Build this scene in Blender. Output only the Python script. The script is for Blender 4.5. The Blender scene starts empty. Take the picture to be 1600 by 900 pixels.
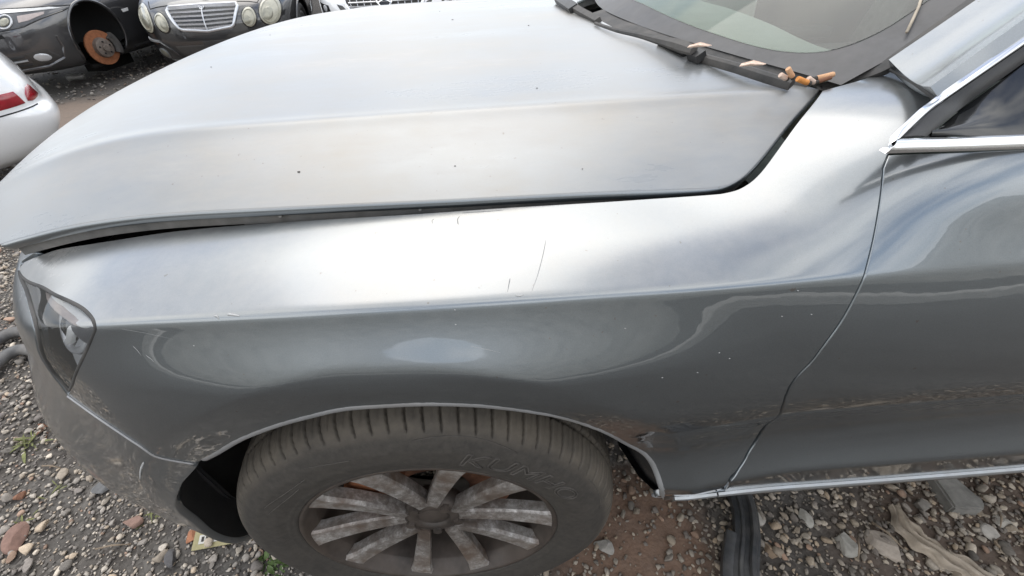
import bpy, bmesh, math, random
import numpy as np
from mathutils import Vector, Matrix
from mathutils.bvhtree import BVHTree
from mathutils.geometry import delaunay_2d_cdt

R = math.radians
sc = bpy.context.scene
C = sc.collection
random.seed(7)
rng = np.random.default_rng(7)

# ------------------------------------------------------------------ camera
F_PX, PITCH, ROLL, YAW, CAM_H = 680.0, R(39.43), R(2.63), R(1.2), 1.256
_fw = np.array([math.sin(YAW)*math.cos(PITCH), math.cos(YAW)*math.cos(PITCH), -math.sin(PITCH)])
_rt0 = np.array([math.cos(YAW), -math.sin(YAW), 0.0])
_up0 = np.cross(_rt0, _fw)
_rt = _rt0*math.cos(ROLL) - _up0*math.sin(ROLL)
_up = _up0*math.cos(ROLL) + _rt0*math.sin(ROLL)
CAM_O = np.array([0.0, 0.0, CAM_H])
cam_data = bpy.data.cameras.new('camera')
cam = bpy.data.objects.new('camera', cam_data)
C.objects.link(cam)
cam_data.sensor_width = 36.0
cam_data.lens = F_PX/1600*36.0
cam_data.clip_start = 0.02
cam_data.clip_end = 500
cam.matrix_world = Matrix(((_rt[0], _up[0], -_fw[0], CAM_O[0]), (_rt[1], _up[1], -_fw[1], CAM_O[1]),
                           (_rt[2], _up[2], -_fw[2], CAM_O[2]), (0, 0, 0, 1)))
sc.camera = cam

# ------------------------------------------------------------------ sky, sun, exposure
SUN_EL, SUN_AZ = R(64), R(342)          # azimuth measured from +Y, clockwise
world = bpy.data.worlds.new('World')
sc.world = world
world.use_nodes = True
wt = world.node_tree
wt.nodes.clear()
w_out = wt.nodes.new('ShaderNodeOutputWorld')
w_bg = wt.nodes.new('ShaderNodeBackground')
w_sky = wt.nodes.new('ShaderNodeTexSky')
w_sky.sky_type = 'NISHITA'
w_sky.sun_disc = False
w_sky.sun_elevation = SUN_EL
w_sky.sun_rotation = SUN_AZ
w_sky.air_density = 1.0
w_sky.dust_density = 1.5
w_tc = wt.nodes.new('ShaderNodeTexCoord')
w_map = wt.nodes.new('ShaderNodeMapping')
w_map.inputs['Scale'].default_value = (1.0, 1.0, 2.2)
w_n = wt.nodes.new('ShaderNodeTexNoise')
w_n.inputs['Scale'].default_value = 2.1
w_n.inputs['Detail'].default_value = 7
w_n.inputs['Roughness'].default_value = 0.55
w_r = wt.nodes.new('ShaderNodeValToRGB')
w_r.color_ramp.elements[0].position = 0.34
w_r.color_ramp.elements[1].position = 0.56
w_n2 = wt.nodes.new('ShaderNodeTexNoise')
w_n2.inputs['Scale'].default_value = 4.3
w_n2.inputs['Detail'].default_value = 6
w_cr = wt.nodes.new('ShaderNodeValToRGB')      # cloud brightness
w_cr.color_ramp.elements[0].position = 0.3
w_cr.color_ramp.elements[0].color = (7.0, 7.2, 7.4, 1)
w_cr.color_ramp.elements[1].position = 0.7
w_cr.color_ramp.elements[1].color = (9.4, 9.4, 9.4, 1)
w_mix = wt.nodes.new('ShaderNodeMix')
w_mix.data_type = 'RGBA'
L = wt.links.new
L(w_tc.outputs['Generated'], w_map.inputs['Vector'])
L(w_map.outputs[0], w_n.inputs['Vector'])
L(w_map.outputs[0], w_n2.inputs['Vector'])
L(w_n.outputs['Fac'], w_r.inputs['Fac'])
L(w_n2.outputs['Fac'], w_cr.inputs['Fac'])
L(w_r.outputs['Color'], w_mix.inputs[0])
L(w_sky.outputs[0], w_mix.inputs[6])
L(w_cr.outputs[0], w_mix.inputs[7])
L(w_mix.outputs[2], w_bg.inputs['Color'])
w_bg.inputs['Strength'].default_value = 0.15
L(w_bg.outputs[0], w_out.inputs['Surface'])

sun_data = bpy.data.lights.new('sun', 'SUN')
sun_data.energy = 0.65
sun_data.angle = R(48)
sun_data.color = (1.0, 0.95, 0.87)
sun = bpy.data.objects.new('sun', sun_data)
C.objects.link(sun)
_sd = Vector((math.sin(SUN_AZ)*math.cos(SUN_EL), math.cos(SUN_AZ)*math.cos(SUN_EL), math.sin(SUN_EL)))
sun.rotation_euler = _sd.to_track_quat('Z', 'Y').to_euler()
sun.location = (0, -3, 6)

sc.view_settings.view_transform = 'Standard'
sc.view_settings.look = 'None'
sc.view_settings.gamma = 1
sc.view_settings.exposure = 0.68
sc.render.engine = 'CYCLES'

# ------------------------------------------------------------------ small helpers
def ray(px, py):
    d = (px-800)/F_PX*_rt + (450-py)/F_PX*_up + _fw
    return d/np.linalg.norm(d)
def atY(px, py, y):
    d = ray(px, py); return CAM_O + d*(y/d[1])
def atZ(px, py, z):
    d = ray(px, py); return CAM_O + d*((z-CAM_H)/d[2])

def mesh_obj(name, verts, faces, mat=None, parent=None, smooth=True, normals=None):
    me = bpy.data.meshes.new(name)
    me.from_pydata([tuple(map(float, v)) for v in verts], [], [tuple(map(int, f)) for f in faces])
    me.update()
    if smooth:
        me.polygons.foreach_set('use_smooth', [True]*len(me.polygons))
    if normals is not None:
        me.normals_split_custom_set_from_vertices([tuple(map(float, n)) for n in normals])
    if mat: me.materials.append(mat)
    o = bpy.data.objects.new(name, me)
    C.objects.link(o)
    if parent: o.parent = parent
    return o

def bm_obj(name, bm, mat=None, parent=None, smooth=True):
    me = bpy.data.meshes.new(name)
    bmesh.ops.recalc_face_normals(bm, faces=bm.faces)
    bm.to_mesh(me); bm.free()
    if smooth: me.polygons.foreach_set('use_smooth', [True]*len(me.polygons))
    if mat: me.materials.append(mat)
    o = bpy.data.objects.new(name, me)
    C.objects.link(o)
    if parent: o.parent = parent
    return o

def sharp(o, deg=35):
    o.data.set_sharp_from_angle(angle=R(deg))
    return o

def empty(name, loc=(0, 0, 0), rz=0):
    o = bpy.data.objects.new(name, None)
    o.empty_display_size = 0.1
    C.objects.link(o)
    o.location = loc; o.rotation_euler = (0, 0, rz)
    return o

def tag(o, label, cat=None, group=None, kind=None):
    if label: o['label'] = label
    if cat: o['category'] = cat
    if group: o['group'] = group
    if kind: o['kind'] = kind
    return o

def add_box(bm, size, M=Matrix.Identity(4), bevel=0.0, seg=2):
    r = bmesh.ops.create_cube(bm, size=1.0)
    vs = r['verts']
    bmesh.ops.scale(bm, vec=size, verts=vs)
    if bevel > 0:
        es = list({e for v in vs for e in v.link_edges})
        rb = bmesh.ops.bevel(bm, geom=es, offset=bevel, segments=seg, affect='EDGES', profile=0.5)
        vs = list({v for f in rb['faces'] for v in f.verts} | {v for v in vs if v.is_valid})
    bmesh.ops.transform(bm, matrix=M, verts=vs)
    return vs

def frame_along(pts, closed=False):
    pts = [Vector(p) for p in pts]
    n = len(pts); out = []
    for i in range(n):
        a = pts[(i-1) % n] if (closed or i > 0) else pts[i]
        b = pts[(i+1) % n] if (closed or i < n-1) else pts[i]
        out.append((b-a).normalized())
    return pts, out

def sweep(bm, pts, profile, up=(0, 0, 1), closed=False, scale=None, caps=True):
    """profile: list of (a,b): a along side=t x up, b along up2"""
    pts, tans = frame_along(pts, closed)
    ups = up if isinstance(up, list) else [up]*len(pts)
    rings = []
    for i, (p, t) in enumerate(zip(pts, tans)):
        side = t.cross(Vector(ups[i])).normalized()
        u2 = side.cross(t).normalized()
        k = scale[i] if scale is not None else 1.0
        rings.append([bm.verts.new(p + side*(a*k) + u2*(b*k)) for a, b in profile])
    m = len(profile)
    rng_ = range(len(rings)) if closed else range(len(rings)-1)
    for i in rng_:
        A, B = rings[i], rings[(i+1) % len(rings)]
        for j in range(m):
            bm.faces.new((A[j], A[(j+1) % m], B[(j+1) % m], B[j]))
    if caps and not closed:
        bm.faces.new(rings[0]); bm.faces.new(rings[-1][::-1])

def circ(r, n=10, ry=None):
    ry = r if ry is None else ry
    return [(r*math.cos(2*math.pi*i/n), ry*math.sin(2*math.pi*i/n)) for i in range(n)]

def nspline(x, y, xq):
    """natural cubic spline"""
    x = np.asarray(x, float); y = np.asarray(y, float); n = len(x)
    h = np.diff(x)
    A = np.zeros((n, n)); b = np.zeros(n)
    A[0, 0] = A[-1, -1] = 1
    for i in range(1, n-1):
        A[i, i-1] = h[i-1]; A[i, i] = 2*(h[i-1]+h[i]); A[i, i+1] = h[i]
        b[i] = 3*((y[i+1]-y[i])/h[i] - (y[i]-y[i-1])/h[i-1])
    c = np.linalg.solve(A, b)
    xq = np.asarray(xq, float)
    k = np.clip(np.searchsorted(x, xq)-1, 0, n-2)
    d = (c[k+1]-c[k])/(3*h[k]); bb = (y[k+1]-y[k])/h[k] - h[k]*(2*c[k]+c[k+1])/3
    t = xq-x[k]
    lo = xq < x[0]; hi = xq > x[-1]
    r = y[k] + bb*t + c[k]*t*t + d*t**3
    return r

def pchip(x, y, xq):
    x = np.asarray(x, float); y = np.asarray(y, float)
    h = np.diff(x); dl = np.diff(y)/h
    m = np.zeros(len(x))
    for i in range(1, len(x)-1):
        if dl[i-1]*dl[i] > 0:
            w1 = 2*h[i]+h[i-1]; w2 = h[i]+2*h[i-1]
            m[i] = (w1+w2)/(w1/dl[i-1]+w2/dl[i])
    m[0] = dl[0]; m[-1] = dl[-1]
    xq = np.asarray(xq, float)
    k = np.clip(np.searchsorted(x, xq)-1, 0, len(x)-2)
    t = (xq-x[k])/h[k]
    return ((1+2*t)*(1-t)**2*y[k] + t*(1-t)**2*h[k]*m[k] + t*t*(3-2*t)*y[k+1] + t*t*(t-1)*h[k]*m[k+1])

def smax0(x, k):                           # smooth max(x, 0)
    return 0.5*(x+np.sqrt(x*x+k*k))

# ------------------------------------------------------------------ materials
def new_mat(name):
    m = bpy.data.materials.new(name); m.use_nodes = True
    nt = m.node_tree
    return m, nt, nt.nodes['Principled BSDF'], nt.nodes['Material Output']

def N(nt, kind, **kw):
    n = nt.nodes.new(kind)
    for k, v in kw.items():
        if k in n.inputs: n.inputs[k].default_value = v
        else: setattr(n, k, v)
    return n

def noise(nt, scale, detail=4, rough=0.5, obj=True, vec=None, stretch=None):
    n = N(nt, 'ShaderNodeTexNoise', Scale=scale, Detail=detail, Roughness=rough)
    g = N(nt, 'ShaderNodeNewGeometry') if not obj else N(nt, 'ShaderNodeTexCoord')
    src = g.outputs['Position'] if not obj else g.outputs['Object']
    if stretch:
        mp = N(nt, 'ShaderNodeMapping'); mp.inputs['Scale'].default_value = stretch
        nt.links.new(src, mp.inputs[0]); src = mp.outputs[0]
    nt.links.new(src, n.inputs['Vector'])
    return n

def maprange(nt, src, a, b, c, d, smooth=False):
    m = N(nt, 'ShaderNodeMapRange')
    if smooth: m.interpolation_type = 'SMOOTHSTEP'
    nt.links.new(src, m.inputs[0])
    for i, v in zip((1, 2, 3, 4), (a, b, c, d)): m.inputs[i].default_value = v
    return m.outputs[0]

def mixc(nt, fac, a, b):
    m = N(nt, 'ShaderNodeMix', data_type='RGBA')
    if hasattr(fac, 'links'): nt.links.new(fac, m.inputs[0])
    else: m.inputs[0].default_value = fac
    for idx, v in ((6, a), (7, b)):
        if hasattr(v, 'links'): nt.links.new(v, m.inputs[idx])
        else: m.inputs[idx].default_value = (*v, 1) if len(v) == 3 else v
    return m.outputs[2]

def math_n(nt, op, a, b=None):
    m = N(nt, 'ShaderNodeMath', operation=op)
    for i, v in enumerate((a, b)):
        if v is None: continue
        if hasattr(v, 'links'): nt.links.new(v, m.inputs[i])
        else: m.inputs[i].default_value = v
    return m.outputs[0]

def bump(nt, p, height, strength, dist):
    b = N(nt, 'ShaderNodeBump', Strength=strength, Distance=dist)
    nt.links.new(height, b.inputs['Height']); nt.links.new(b.outputs[0], p.inputs['Normal'])
    return b

def simple(name, col, rough=0.5, metal=0.0, coat=0.0, var=0.12, vscale=40, bmp=0.0, bscale=200, dust=0.0, dustcol=(0.42, 0.38, 0.33)):
    m, nt, p, out = new_mat(name)
    n = noise(nt, vscale, 5, 0.6)
    lo = tuple(c*(1-var) for c in col); hi = tuple(min(1, c*(1+var)) for c in col)
    c = mixc(nt, maprange(nt, n.outputs['Fac'], 0.3, 0.7, 0, 1), lo, hi)
    p.inputs['Roughness'].default_value = rough
    if dust > 0:
        n2 = noise(nt, vscale*0.35, 6, 0.65)
        df = maprange(nt, n2.outputs['Fac'], 0.35, 0.75, 0, dust)
        c = mixc(nt, df, c, dustcol)
        rr = N(nt, 'ShaderNodeMix', data_type='FLOAT')
        nt.links.new(df, rr.inputs[0]); rr.inputs[2].default_value = rough; rr.inputs[3].default_value = 0.85
        nt.links.new(rr.outputs[0], p.inputs['Roughness'])
    nt.links.new(c, p.inputs['Base Color'])
    p.inputs['Metallic'].default_value = metal
    p.inputs['Coat Weight'].default_value = coat
    p.inputs['Coat Roughness'].default_value = 0.06
    if bmp > 0:
        nb = noise(nt, bscale, 4, 0.6)
        bump(nt, p, nb.outputs['Fac'], bmp, 0.002)
    return m

def paint(name, col, dust_up, dust_all, dustcol=(0.50, 0.47, 0.43), metal=0.96, rough=0.29, streak=(1, 1, 1)):
    """metallic lacquer with settled dust: more of it where the panel faces up"""
    m, nt, p, out = new_mat(name)
    flake = noise(nt, 900, 2, 0.5)
    c = mixc(nt, maprange(nt, flake.outputs['Fac'], 0.3, 0.7, 0, 1), tuple(k*0.92 for k in col), tuple(k*1.08 for k in col))
    g = N(nt, 'ShaderNodeNewGeometry')
    sx = N(nt, 'ShaderNodeSeparateXYZ'); nt.links.new(g.outputs['Normal'], sx.inputs[0])
    up = maprange(nt, sx.outputs[2], 0.35, 0.95, 0, 1, True)
    n1 = noise(nt, 3.2, 7, 0.62, stretch=streak)
    n2 = noise(nt, 60, 4, 0.7, stretch=streak)
    cloud = maprange(nt, n1.outputs['Fac'], 0.34, 0.66, 0.42, 1.0)
    fine = maprange(nt, n2.outputs['Fac'], 0.25, 0.75, 0.75, 1.1)
    d = math_n(nt, 'ADD', math_n(nt, 'MULTIPLY', up, dust_up), dust_all)
    d = math_n(nt, 'MULTIPLY', math_n(nt, 'MULTIPLY', d, cloud), fine)
    # specks of grit
    sp = noise(nt, 140, 2, 0.5)
    spk = maprange(nt, sp.outputs['Fac'], 0.745, 0.765, 0, 0.55)
    n3 = noise(nt, 7, 5, 0.6)
    dc = mixc(nt, maprange(nt, n3.outputs['Fac'], 0.4, 0.65, 0, 1), dustcol, tuple(k*f for k, f in zip(dustcol, (0.97, 0.93, 0.87))))
    c = mixc(nt, d, c, dc)
    c = mixc(nt, spk, c, (0.14, 0.11, 0.085))
    nt.links.new(c, p.inputs['Base Color'])
    mm = math_n(nt, 'MULTIPLY', math_n(nt, 'SUBTRACT', 1.0, d), metal)
    nt.links.new(mm, p.inputs['Metallic'])
    p.inputs['Roughness'].default_value = rough
    cw = maprange(nt, d, 0.0, 0.8, 1.0, 0.30)
    nt.links.new(cw, p.inputs['Coat Weight'])
    cr = maprange(nt, d, 0.03, 0.6, 0.012, 0.42)
    nt.links.new(cr, p.inputs['Coat Roughness'])
    p.inputs['Coat IOR'].default_value = 1.85
    nb = noise(nt, 28, 2, 0.4)
    b = N(nt, 'ShaderNodeBump', Strength=0.012, Distance=0.01)
    nt.links.new(nb.outputs['Fac'], b.inputs['Height'])
    nt.links.new(b.outputs[0], p.inputs['Coat Normal'])
    return m

def glass(name, tint, dust=0.1, dustcol=(0.45, 0.45, 0.42), rough=0.02, stretch=None, scale=4):
    m, nt, p, out = new_mat(name)
    nt.nodes.remove(p)
    tr = N(nt, 'ShaderNodeBsdfTransparent'); tr.inputs[0].default_value = (*tint, 1)
    gl = N(nt, 'ShaderNodeBsdfGlossy'); gl.inputs['Roughness'].default_value = rough
    df = N(nt, 'ShaderNodeBsdfDiffuse'); df.inputs[0].default_value = (*dustcol, 1)
    fr = N(nt, 'ShaderNodeFresnel'); fr.inputs[0].default_value = 1.5
    mx = N(nt, 'ShaderNodeMixShader'); nt.links.new(fr.outputs[0], mx.inputs[0])
    nt.links.new(tr.outputs[0], mx.inputs[1]); nt.links.new(gl.outputs[0], mx.inputs[2])
    n = noise(nt, scale, 7, 0.65, stretch=stretch)
    f = maprange(nt, n.outputs['Fac'], 0.3, 0.75, dust*0.4, dust*1.6)
    m2 = N(nt, 'ShaderNodeMixShader'); nt.links.new(f, m2.inputs[0])
    nt.links.new(mx.outputs[0], m2.inputs[1]); nt.links.new(df.outputs[0], m2.inputs[2])
    nt.links.new(m2.outputs[0], out.inputs['Surface'])
    return m

M = {}
GREY = (0.172, 0.198, 0.216)
M['paint'] = paint('grey_metallic_lacquer', GREY, 0.40, 0.035)
M['paint_hood'] = paint('dusty_grey_lacquer', GREY, 0.78, 0.16, dustcol=(0.36, 0.345, 0.322), streak=(0.45, 1.6, 1), rough=0.36)
M['paint_low'] = paint('darker_grey_lacquer', (0.145, 0.168, 0.184), 0.20, 0.26, dustcol=(0.20, 0.212, 0.222))  # darker, duller mix of the body lacquer for bumper, sill and far flank
M['chrome'] = simple('chrome', (0.78, 0.79, 0.80), 0.10, 1.0, var=0.03, dust=0.10)
M['lip'] = simple('scuffed_grey_lip', (0.36, 0.372, 0.38), 0.42, 0.5, var=0.15, vscale=14, dust=0.5, dustcol=(0.24, 0.20, 0.165))
M['satin'] = simple('satin_silver_trim', (0.44, 0.46, 0.47), 0.36, 0.7, var=0.08, dust=0.35)
M['black'] = simple('black_plastic', (0.020, 0.021, 0.022), 0.45, 0, var=0.25, bmp=0.15, bscale=600, dust=0.16, dustcol=(0.12,0.10,0.085))
M['blackgloss'] = simple('gloss_black_plastic', (0.010, 0.011, 0.012), 0.12, 0, coat=0.4, var=0.2, dust=0.05)
M['dustyblack'] = simple('dusty_black_plastic', (0.045, 0.044, 0.043), 0.7, 0, var=0.3, bmp=0.2, bscale=400, dust=0.5, dustcol=(0.20, 0.18, 0.16))
M['rubber'] = simple('black_rubber', (0.020, 0.020, 0.020), 0.65, 0, var=0.25, dust=0.15)
M['void'] = simple('gap_shade_black', (0.008, 0.008, 0.008), 0.8, 0, var=0.3)  # near-black: shade inside gaps, holes and wells put into the colour
M['underhood'] = simple('dirty_inner_flange', (0.16, 0.158, 0.15), 0.6, 0.1, var=0.3, dust=0.55, dustcol=(0.26, 0.235, 0.205))
M['lens'] = glass('clear_lamp_lens', (0.95, 0.96, 0.97), 0.04)
M['reflector'] = simple('lamp_reflector', (0.62, 0.63, 0.64), 0.25, 0.35, var=0.08)
M['lampdark'] = simple('lamp_housing', (0.10, 0.103, 0.108), 0.4, 0.0, var=0.2)
M['lampwhite'] = simple('lamp_light_guide', (0.72, 0.72, 0.70), 0.3, 0, coat=0.5, var=0.05)
M['pinkish'] = simple('lamp_amber_guide', (0.46, 0.39, 0.36), 0.3, 0, coat=0.5, var=0.1)

# ------------------------------------------------------------------ the body-side surface of the near car
YC = 1.31                                   # car centre plane
# plan curve: straight flank, then round the front corner
SS = np.concatenate([np.linspace(-1.80, -0.40, 141), np.linspace(-0.39, 1.45, 185)])
def _plan(s_arr):
    sig = np.linspace(0, 2.0, 2001)
    t = np.clip((sig-0.42)/0.80, 0, 1)
    th = R(85)*(t*t*(3-2*t))
    x = -np.concatenate([[0], np.cumsum(np.cos(0.5*(th[1:]+th[:-1]))*np.diff(sig))])
    y = np.concatenate([[0], np.cumsum(np.sin(0.5*(th[1:]+th[:-1]))*np.diff(sig))])
    q = -np.minimum(s_arr, 0)
    X = np.where(s_arr < 0, np.interp(q, sig, x), s_arr)
    Y = np.where(s_arr < 0, np.interp(q, sig, y), 0)
    TH = np.where(s_arr < 0, np.interp(q, sig, th), 0)
    flank = 0.345 + 0.012*np.clip((s_arr-0.35)/1.0, -0.8, 2)**2
    return X, Y + flank, TH
PX_, PY_, PT_ = _plan(SS)
NX_, NY_ = np.sin(PT_), np.cos(PT_)         # inward normal in plan

ST = [-1.80, -1.15, -0.80, -0.45, -0.10, 0.20, 0.34, 0.45, 0.60, 0.85, 1.45]
ROWS = [  # (inward offset, z) for each station
 [(.15,.19),(.15,.19),(.14,.20),(.11,.24),(.11,.25),(.11,.25),(.11,.25),(.11,.25),(.11,.25),(.11,.25),(.11,.25)],
 [(.05,.25),(.05,.25),(.045,.26),(.035,.31),(.048,.325),(.056,.33),(.058,.33),(.058,.33),(.058,.33),(.058,.33),(.058,.335)],
 [(.02,.34),(.02,.34),(.018,.345),(.02,.365),(.038,.37),(.046,.37),(.047,.37),(.047,.37),(.047,.37),(.047,.37),(.047,.372)],
 [(.00,.44),(.00,.44),(.002,.44),(.025,.43),(.035,.425),(.036,.42),(.037,.42),(.037,.42),(.037,.42),(.037,.42),(.037,.422)],
 [(-.005,.51),(-.005,.51),(-.004,.51),(.018,.505),(.025,.495),(.025,.488),(.025,.486),(.024,.486),(.024,.488),(.024,.490),(.024,.495)],
 [(.00,.59),(.00,.59),(.000,.59),(.018,.585),(.030,.58),(.046,.575),(.050,.575),(.053,.575),(.054,.577),(.054,.58),(.054,.585)],
 [(.03,.69),(.03,.69),(.022,.69),(.012,.69),(.006,.71),(.003,.72),(-.002,.72),(-.002,.72),(-.002,.722),(-.002,.725),(-.002,.73)],
 [(.08,.775),(.075,.78),(.065,.79),(.010,.82),(-.003,.84),(-.004,.845),(-.004,.85),(-.005,.85),(-.006,.852),(-.007,.855),(-.008,.865)],
 [(.102,.835),(.098,.84),(.088,.852),(.028,.927),(.0185,.938),(.0185,.940),(.019,.942),(.019,.942),(.018,.947),(.017,.952),(.016,.963)],
 [(.122,.878),(.12,.880),(.112,.888),(.085,.945),(.085,.960),(.078,.967),(.055,.975),(.040,.988),(.038,.996),(.038,1.00),(.038,1.01)],
 [(.152,.908),(.150,.910),(.148,.916),(.150,.957),(.158,.975),(.150,.984),(.115,1.003),(.072,1.040),(.064,1.062),(.062,1.07),(.062,1.08)],
 [(.21,.926),(.21,.926),(.210,.932),(.225,.965),(.230,.985),(.225,1.003),(.20,1.035),(.145,1.075),(.120,1.098),(.11,1.105),(.11,1.115)],
 [(.33,.935),(.33,.935),(.330,.942),(.330,.970),(.330,.995),(.325,1.030),(.315,1.055),(.30,1.075),(.29,1.092),(.28,1.10),(.28,1.11)],
]
CREASE = {4, 8}
def _build_side():
    nr = len(ROWS)
    off = np.array([pchip(ST, [a for a, b in r], SS) for r in ROWS])
    zz = np.array([pchip(ST, [b for a, b in r], SS) for r in ROWS])
    k = np.ones(9)/9          # soften along s
    def sm(a):
        p = np.pad(a, ((0, 0), (12, 12)), mode='edge')
        for _ in range(3):
            p = np.apply_along_axis(lambda r: np.convolve(r, k, mode='same'), 1, p)
        return p[:, 12:-12]
    off, zz = sm(off), sm(zz)
    i0 = int(np.argmin(abs(SS-0.0)))
    seg = np.hypot(np.diff(off[:, i0]), np.diff(zz[:, i0]))
    vk = np.concatenate([[0], np.cumsum(seg)])
    V = np.arange(0, vk[-1], 0.004)
    OF = np.zeros((len(SS), len(V))); ZZ = np.zeros_like(OF)
    cuts = [0] + sorted(CREASE) + [nr-1]
    for a, b in zip(cuts[:-1], cuts[1:]):
        m = (V >= vk[a]) & (V <= vk[b]+1e-9) if b == nr-1 else (V >= vk[a]) & (V < vk[b])
        for i in range(len(SS)):
            OF[i, m] = nspline(vk[a:b+1], off[a:b+1, i], V[m])
            ZZ[i, m] = nspline(vk[a:b+1], zz[a:b+1, i], V[m])
    wf = np.clip((-0.50-SS)/0.13, 0, 1); wf = wf*wf*(3-2*wf)          # the shoulder crease runs out at the lamp
    for i in np.where(wf > 0)[0]:
        OF[i] = OF[i]*(1-wf[i])+nspline(vk, off[:, i], V)*wf[i]
        ZZ[i] = ZZ[i]*(1-wf[i])+nspline(vk, zz[:, i], V)*wf[i]
    # round the creases by about 4 mm
    g = np.array([0.08, 0.24, 0.36, 0.24, 0.08])
    for A in (OF, ZZ):
        P = np.pad(A, ((0, 0), (2, 2)), mode='reflect', reflect_type='odd')
        A[:] = sum(g[q]*P[:, q:q+A.shape[1]] for q in range(5))
    return V, vk, OF, ZZ
VV, VK, OFF_, ZZ_ = _build_side()

# wheel-arch lip in (s, z)
LIP_PX = [(1030,800,.378),(1034,778,.368),(1032,751,.352),(1019.5,722,.340),(984,696,.330),(937,672,.325),(879,653,.323),(820,642,.322),(732,633,.321),(644,632,.321),(556,637,.321),
          (468.5,654.6,.322),(380.5,684,.326),(316,719,.333)]
ARCH = np.array([(q[0], q[2]) for q in (atY(*p) for p in LIP_PX)] + [(-.528,.600),(-.57,.53),(-.59,.45),(-.60,.36),(-.595,.28),(-.58,.20)])
def smooth_poly(p, n):
    p = np.asarray(p, float)
    d = np.concatenate([[0], np.cumsum(np.linalg.norm(np.diff(p, axis=0), axis=1))])
    q = np.linspace(0, d[-1], n)
    return np.stack([pchip(d, p[:, k], q) for k in range(p.shape[1])], 1)
ARCH_D = smooth_poly(ARCH, 180)
def dist_arch(s, z):
    sh = s.shape
    P = np.stack([s.ravel(), z.ravel()], 1)
    out = np.empty(len(P))
    for a in range(0, len(P), 4000):
        d = P[a:a+4000, None, :]-ARCH_D[None]
        out[a:a+4000] = np.sqrt((d**2).sum(-1).min(1))
    return out.reshape(sh)
_S2 = np.repeat(SS[:, None], len(VV), 1)
_D = dist_arch(_S2, ZZ_)
_t = np.clip((smax0(_D-0.052, 0.004))/0.19, 0, 1)
_fl = 0.022*(1-_t)**1.5
_fl -= 0.10*smax0(0.052-_D, 0.005)                  # turns under below the brow
_fade = np.clip((0.945-ZZ_)/0.11, 0, 1)*np.clip((_S2+0.66)/0.12, 0, 1)
_fade2 = np.clip((ZZ_-0.36)/0.10, 0, 1)
OFF_ = OFF_ - _fl*(_fade*_fade*(3-2*_fade))*np.where(_S2 > 0, _fade2, 1)
GX = PX_[:, None] + NX_[:, None]*OFF_
GY = PY_[:, None] + NY_[:, None]*OFF_
GRID = np.stack([GX, GY, ZZ_], -1)
_du = np.gradient(GRID, axis=0); _dv = np.gradient(GRID, axis=1)
GN = np.cross(_du, _dv)
GN /= np.linalg.norm(GN, axis=-1, keepdims=True)
if GN[200, 100, 1] > 0: GN = -GN
def side_ev(uv, inset=0.0):
    uv = np.atleast_2d(np.asarray(uv, float))
    fi = np.interp(uv[:, 0], SS, np.arange(len(SS))); fj = np.clip(uv[:, 1]/0.004, 0, len(VV)-1)
    i = np.clip(fi.astype(int), 0, len(SS)-2); j = np.clip(fj.astype(int), 0, len(VV)-2)
    a = (fi-i)[:, None]; b = (fj-j)[:, None]
    def q(G): return (G[i, j]*(1-a)*(1-b)+G[i+1, j]*a*(1-b)+G[i, j+1]*(1-a)*b+G[i+1, j+1]*a*b)
    P = q(GRID); n = q(GN); n /= np.linalg.norm(n, axis=1, keepdims=True)
    return P - n*inset, n
_ni, _nj = GRID.shape[:2]
_idx = np.arange(_ni*_nj).reshape(_ni, _nj)
_quads = np.stack([_idx[:-1, :-1], _idx[1:, :-1], _idx[1:, 1:], _idx[:-1, 1:]], -1).reshape(-1, 4)
SIDE_BVH = BVHTree.FromPolygons([tuple(p) for p in GRID.reshape(-1, 3)], [tuple(map(int, q)) for q in _quads])
def side_px(px, py):
    d = ray(px, py)
    loc, nrm, idx, dist = SIDE_BVH.ray_cast(Vector(CAM_O), Vector(d))
    if loc is None:
        loc, nrm, idx, dist = SIDE_BVH.find_nearest(Vector(CAM_O + d*0.95))
    i, j = divmod(idx, _nj-1)
    p0 = GRID[i, j]; A = np.stack([GRID[i+1, j]-p0, GRID[i, j+1]-p0], 1)
    ab = np.linalg.lstsq(A, np.array(loc)-p0, rcond=None)[0]
    return (SS[i]+ab[0]*(SS[i+1]-SS[i]), VV[j]+ab[1]*0.004)
LIP_UV = None
def side_sz(s, z):
    f = float(np.interp(s, SS, np.arange(len(SS)))); i = min(int(f), len(SS)-2); a = f-i
    return (s, float(np.interp(z, ZZ_[i]*(1-a)+ZZ_[i+1]*a, VV)))

LIP_UV = [tuple(q) for q in smooth_poly([side_px(a, b) for a, b, _ in LIP_PX], 110)]

# ------------------------------------------------------------------ bonnet surface  z = H(x, y)
def hoodH(x, y):
    x = np.asarray(x, float); y = np.asarray(y, float)
    d = np.abs(y-YC)
    zc = 1.0565 + 0.012*x - 0.006*x*x
    yc = 0.665 + 0.0*x
    crown = (1.088-zc+0.012*x)*(1-np.minimum(d/yc, 1)**2)
    e = smax0(d-yc, 0.002)
    side = 0.42*e + 0.5*e*e
    xs = -0.46+0.12*np.clip((d-0.25)/0.55, 0, 1)**2
    fr = smax0(xs-x, 0.03)
    fall = 0.62*fr**2.3 + 1.6*np.maximum(fr-0.36, 0)**2
    ridge = 0.0028*np.exp(-((d-yc+0.006)/0.016)**2)      # pressed feature line
    return zc + crown - side - fall + ridge
def hood_ev(uv, inset=0.0):
    uv = np.atleast_2d(np.asarray(uv, float)); h = 1e-3
    x, y = uv[:, 0], uv[:, 1]
    z = hoodH(x, y)
    n = np.stack([-(hoodH(x+h, y)-hoodH(x-h, y))/(2*h), -(hoodH(x, y+h)-hoodH(x, y-h))/(2*h), np.ones_like(x)], 1)
    n /= np.linalg.norm(n, axis=1, keepdims=True)
    return np.stack([x, y, z], 1)-n*inset, n
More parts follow.
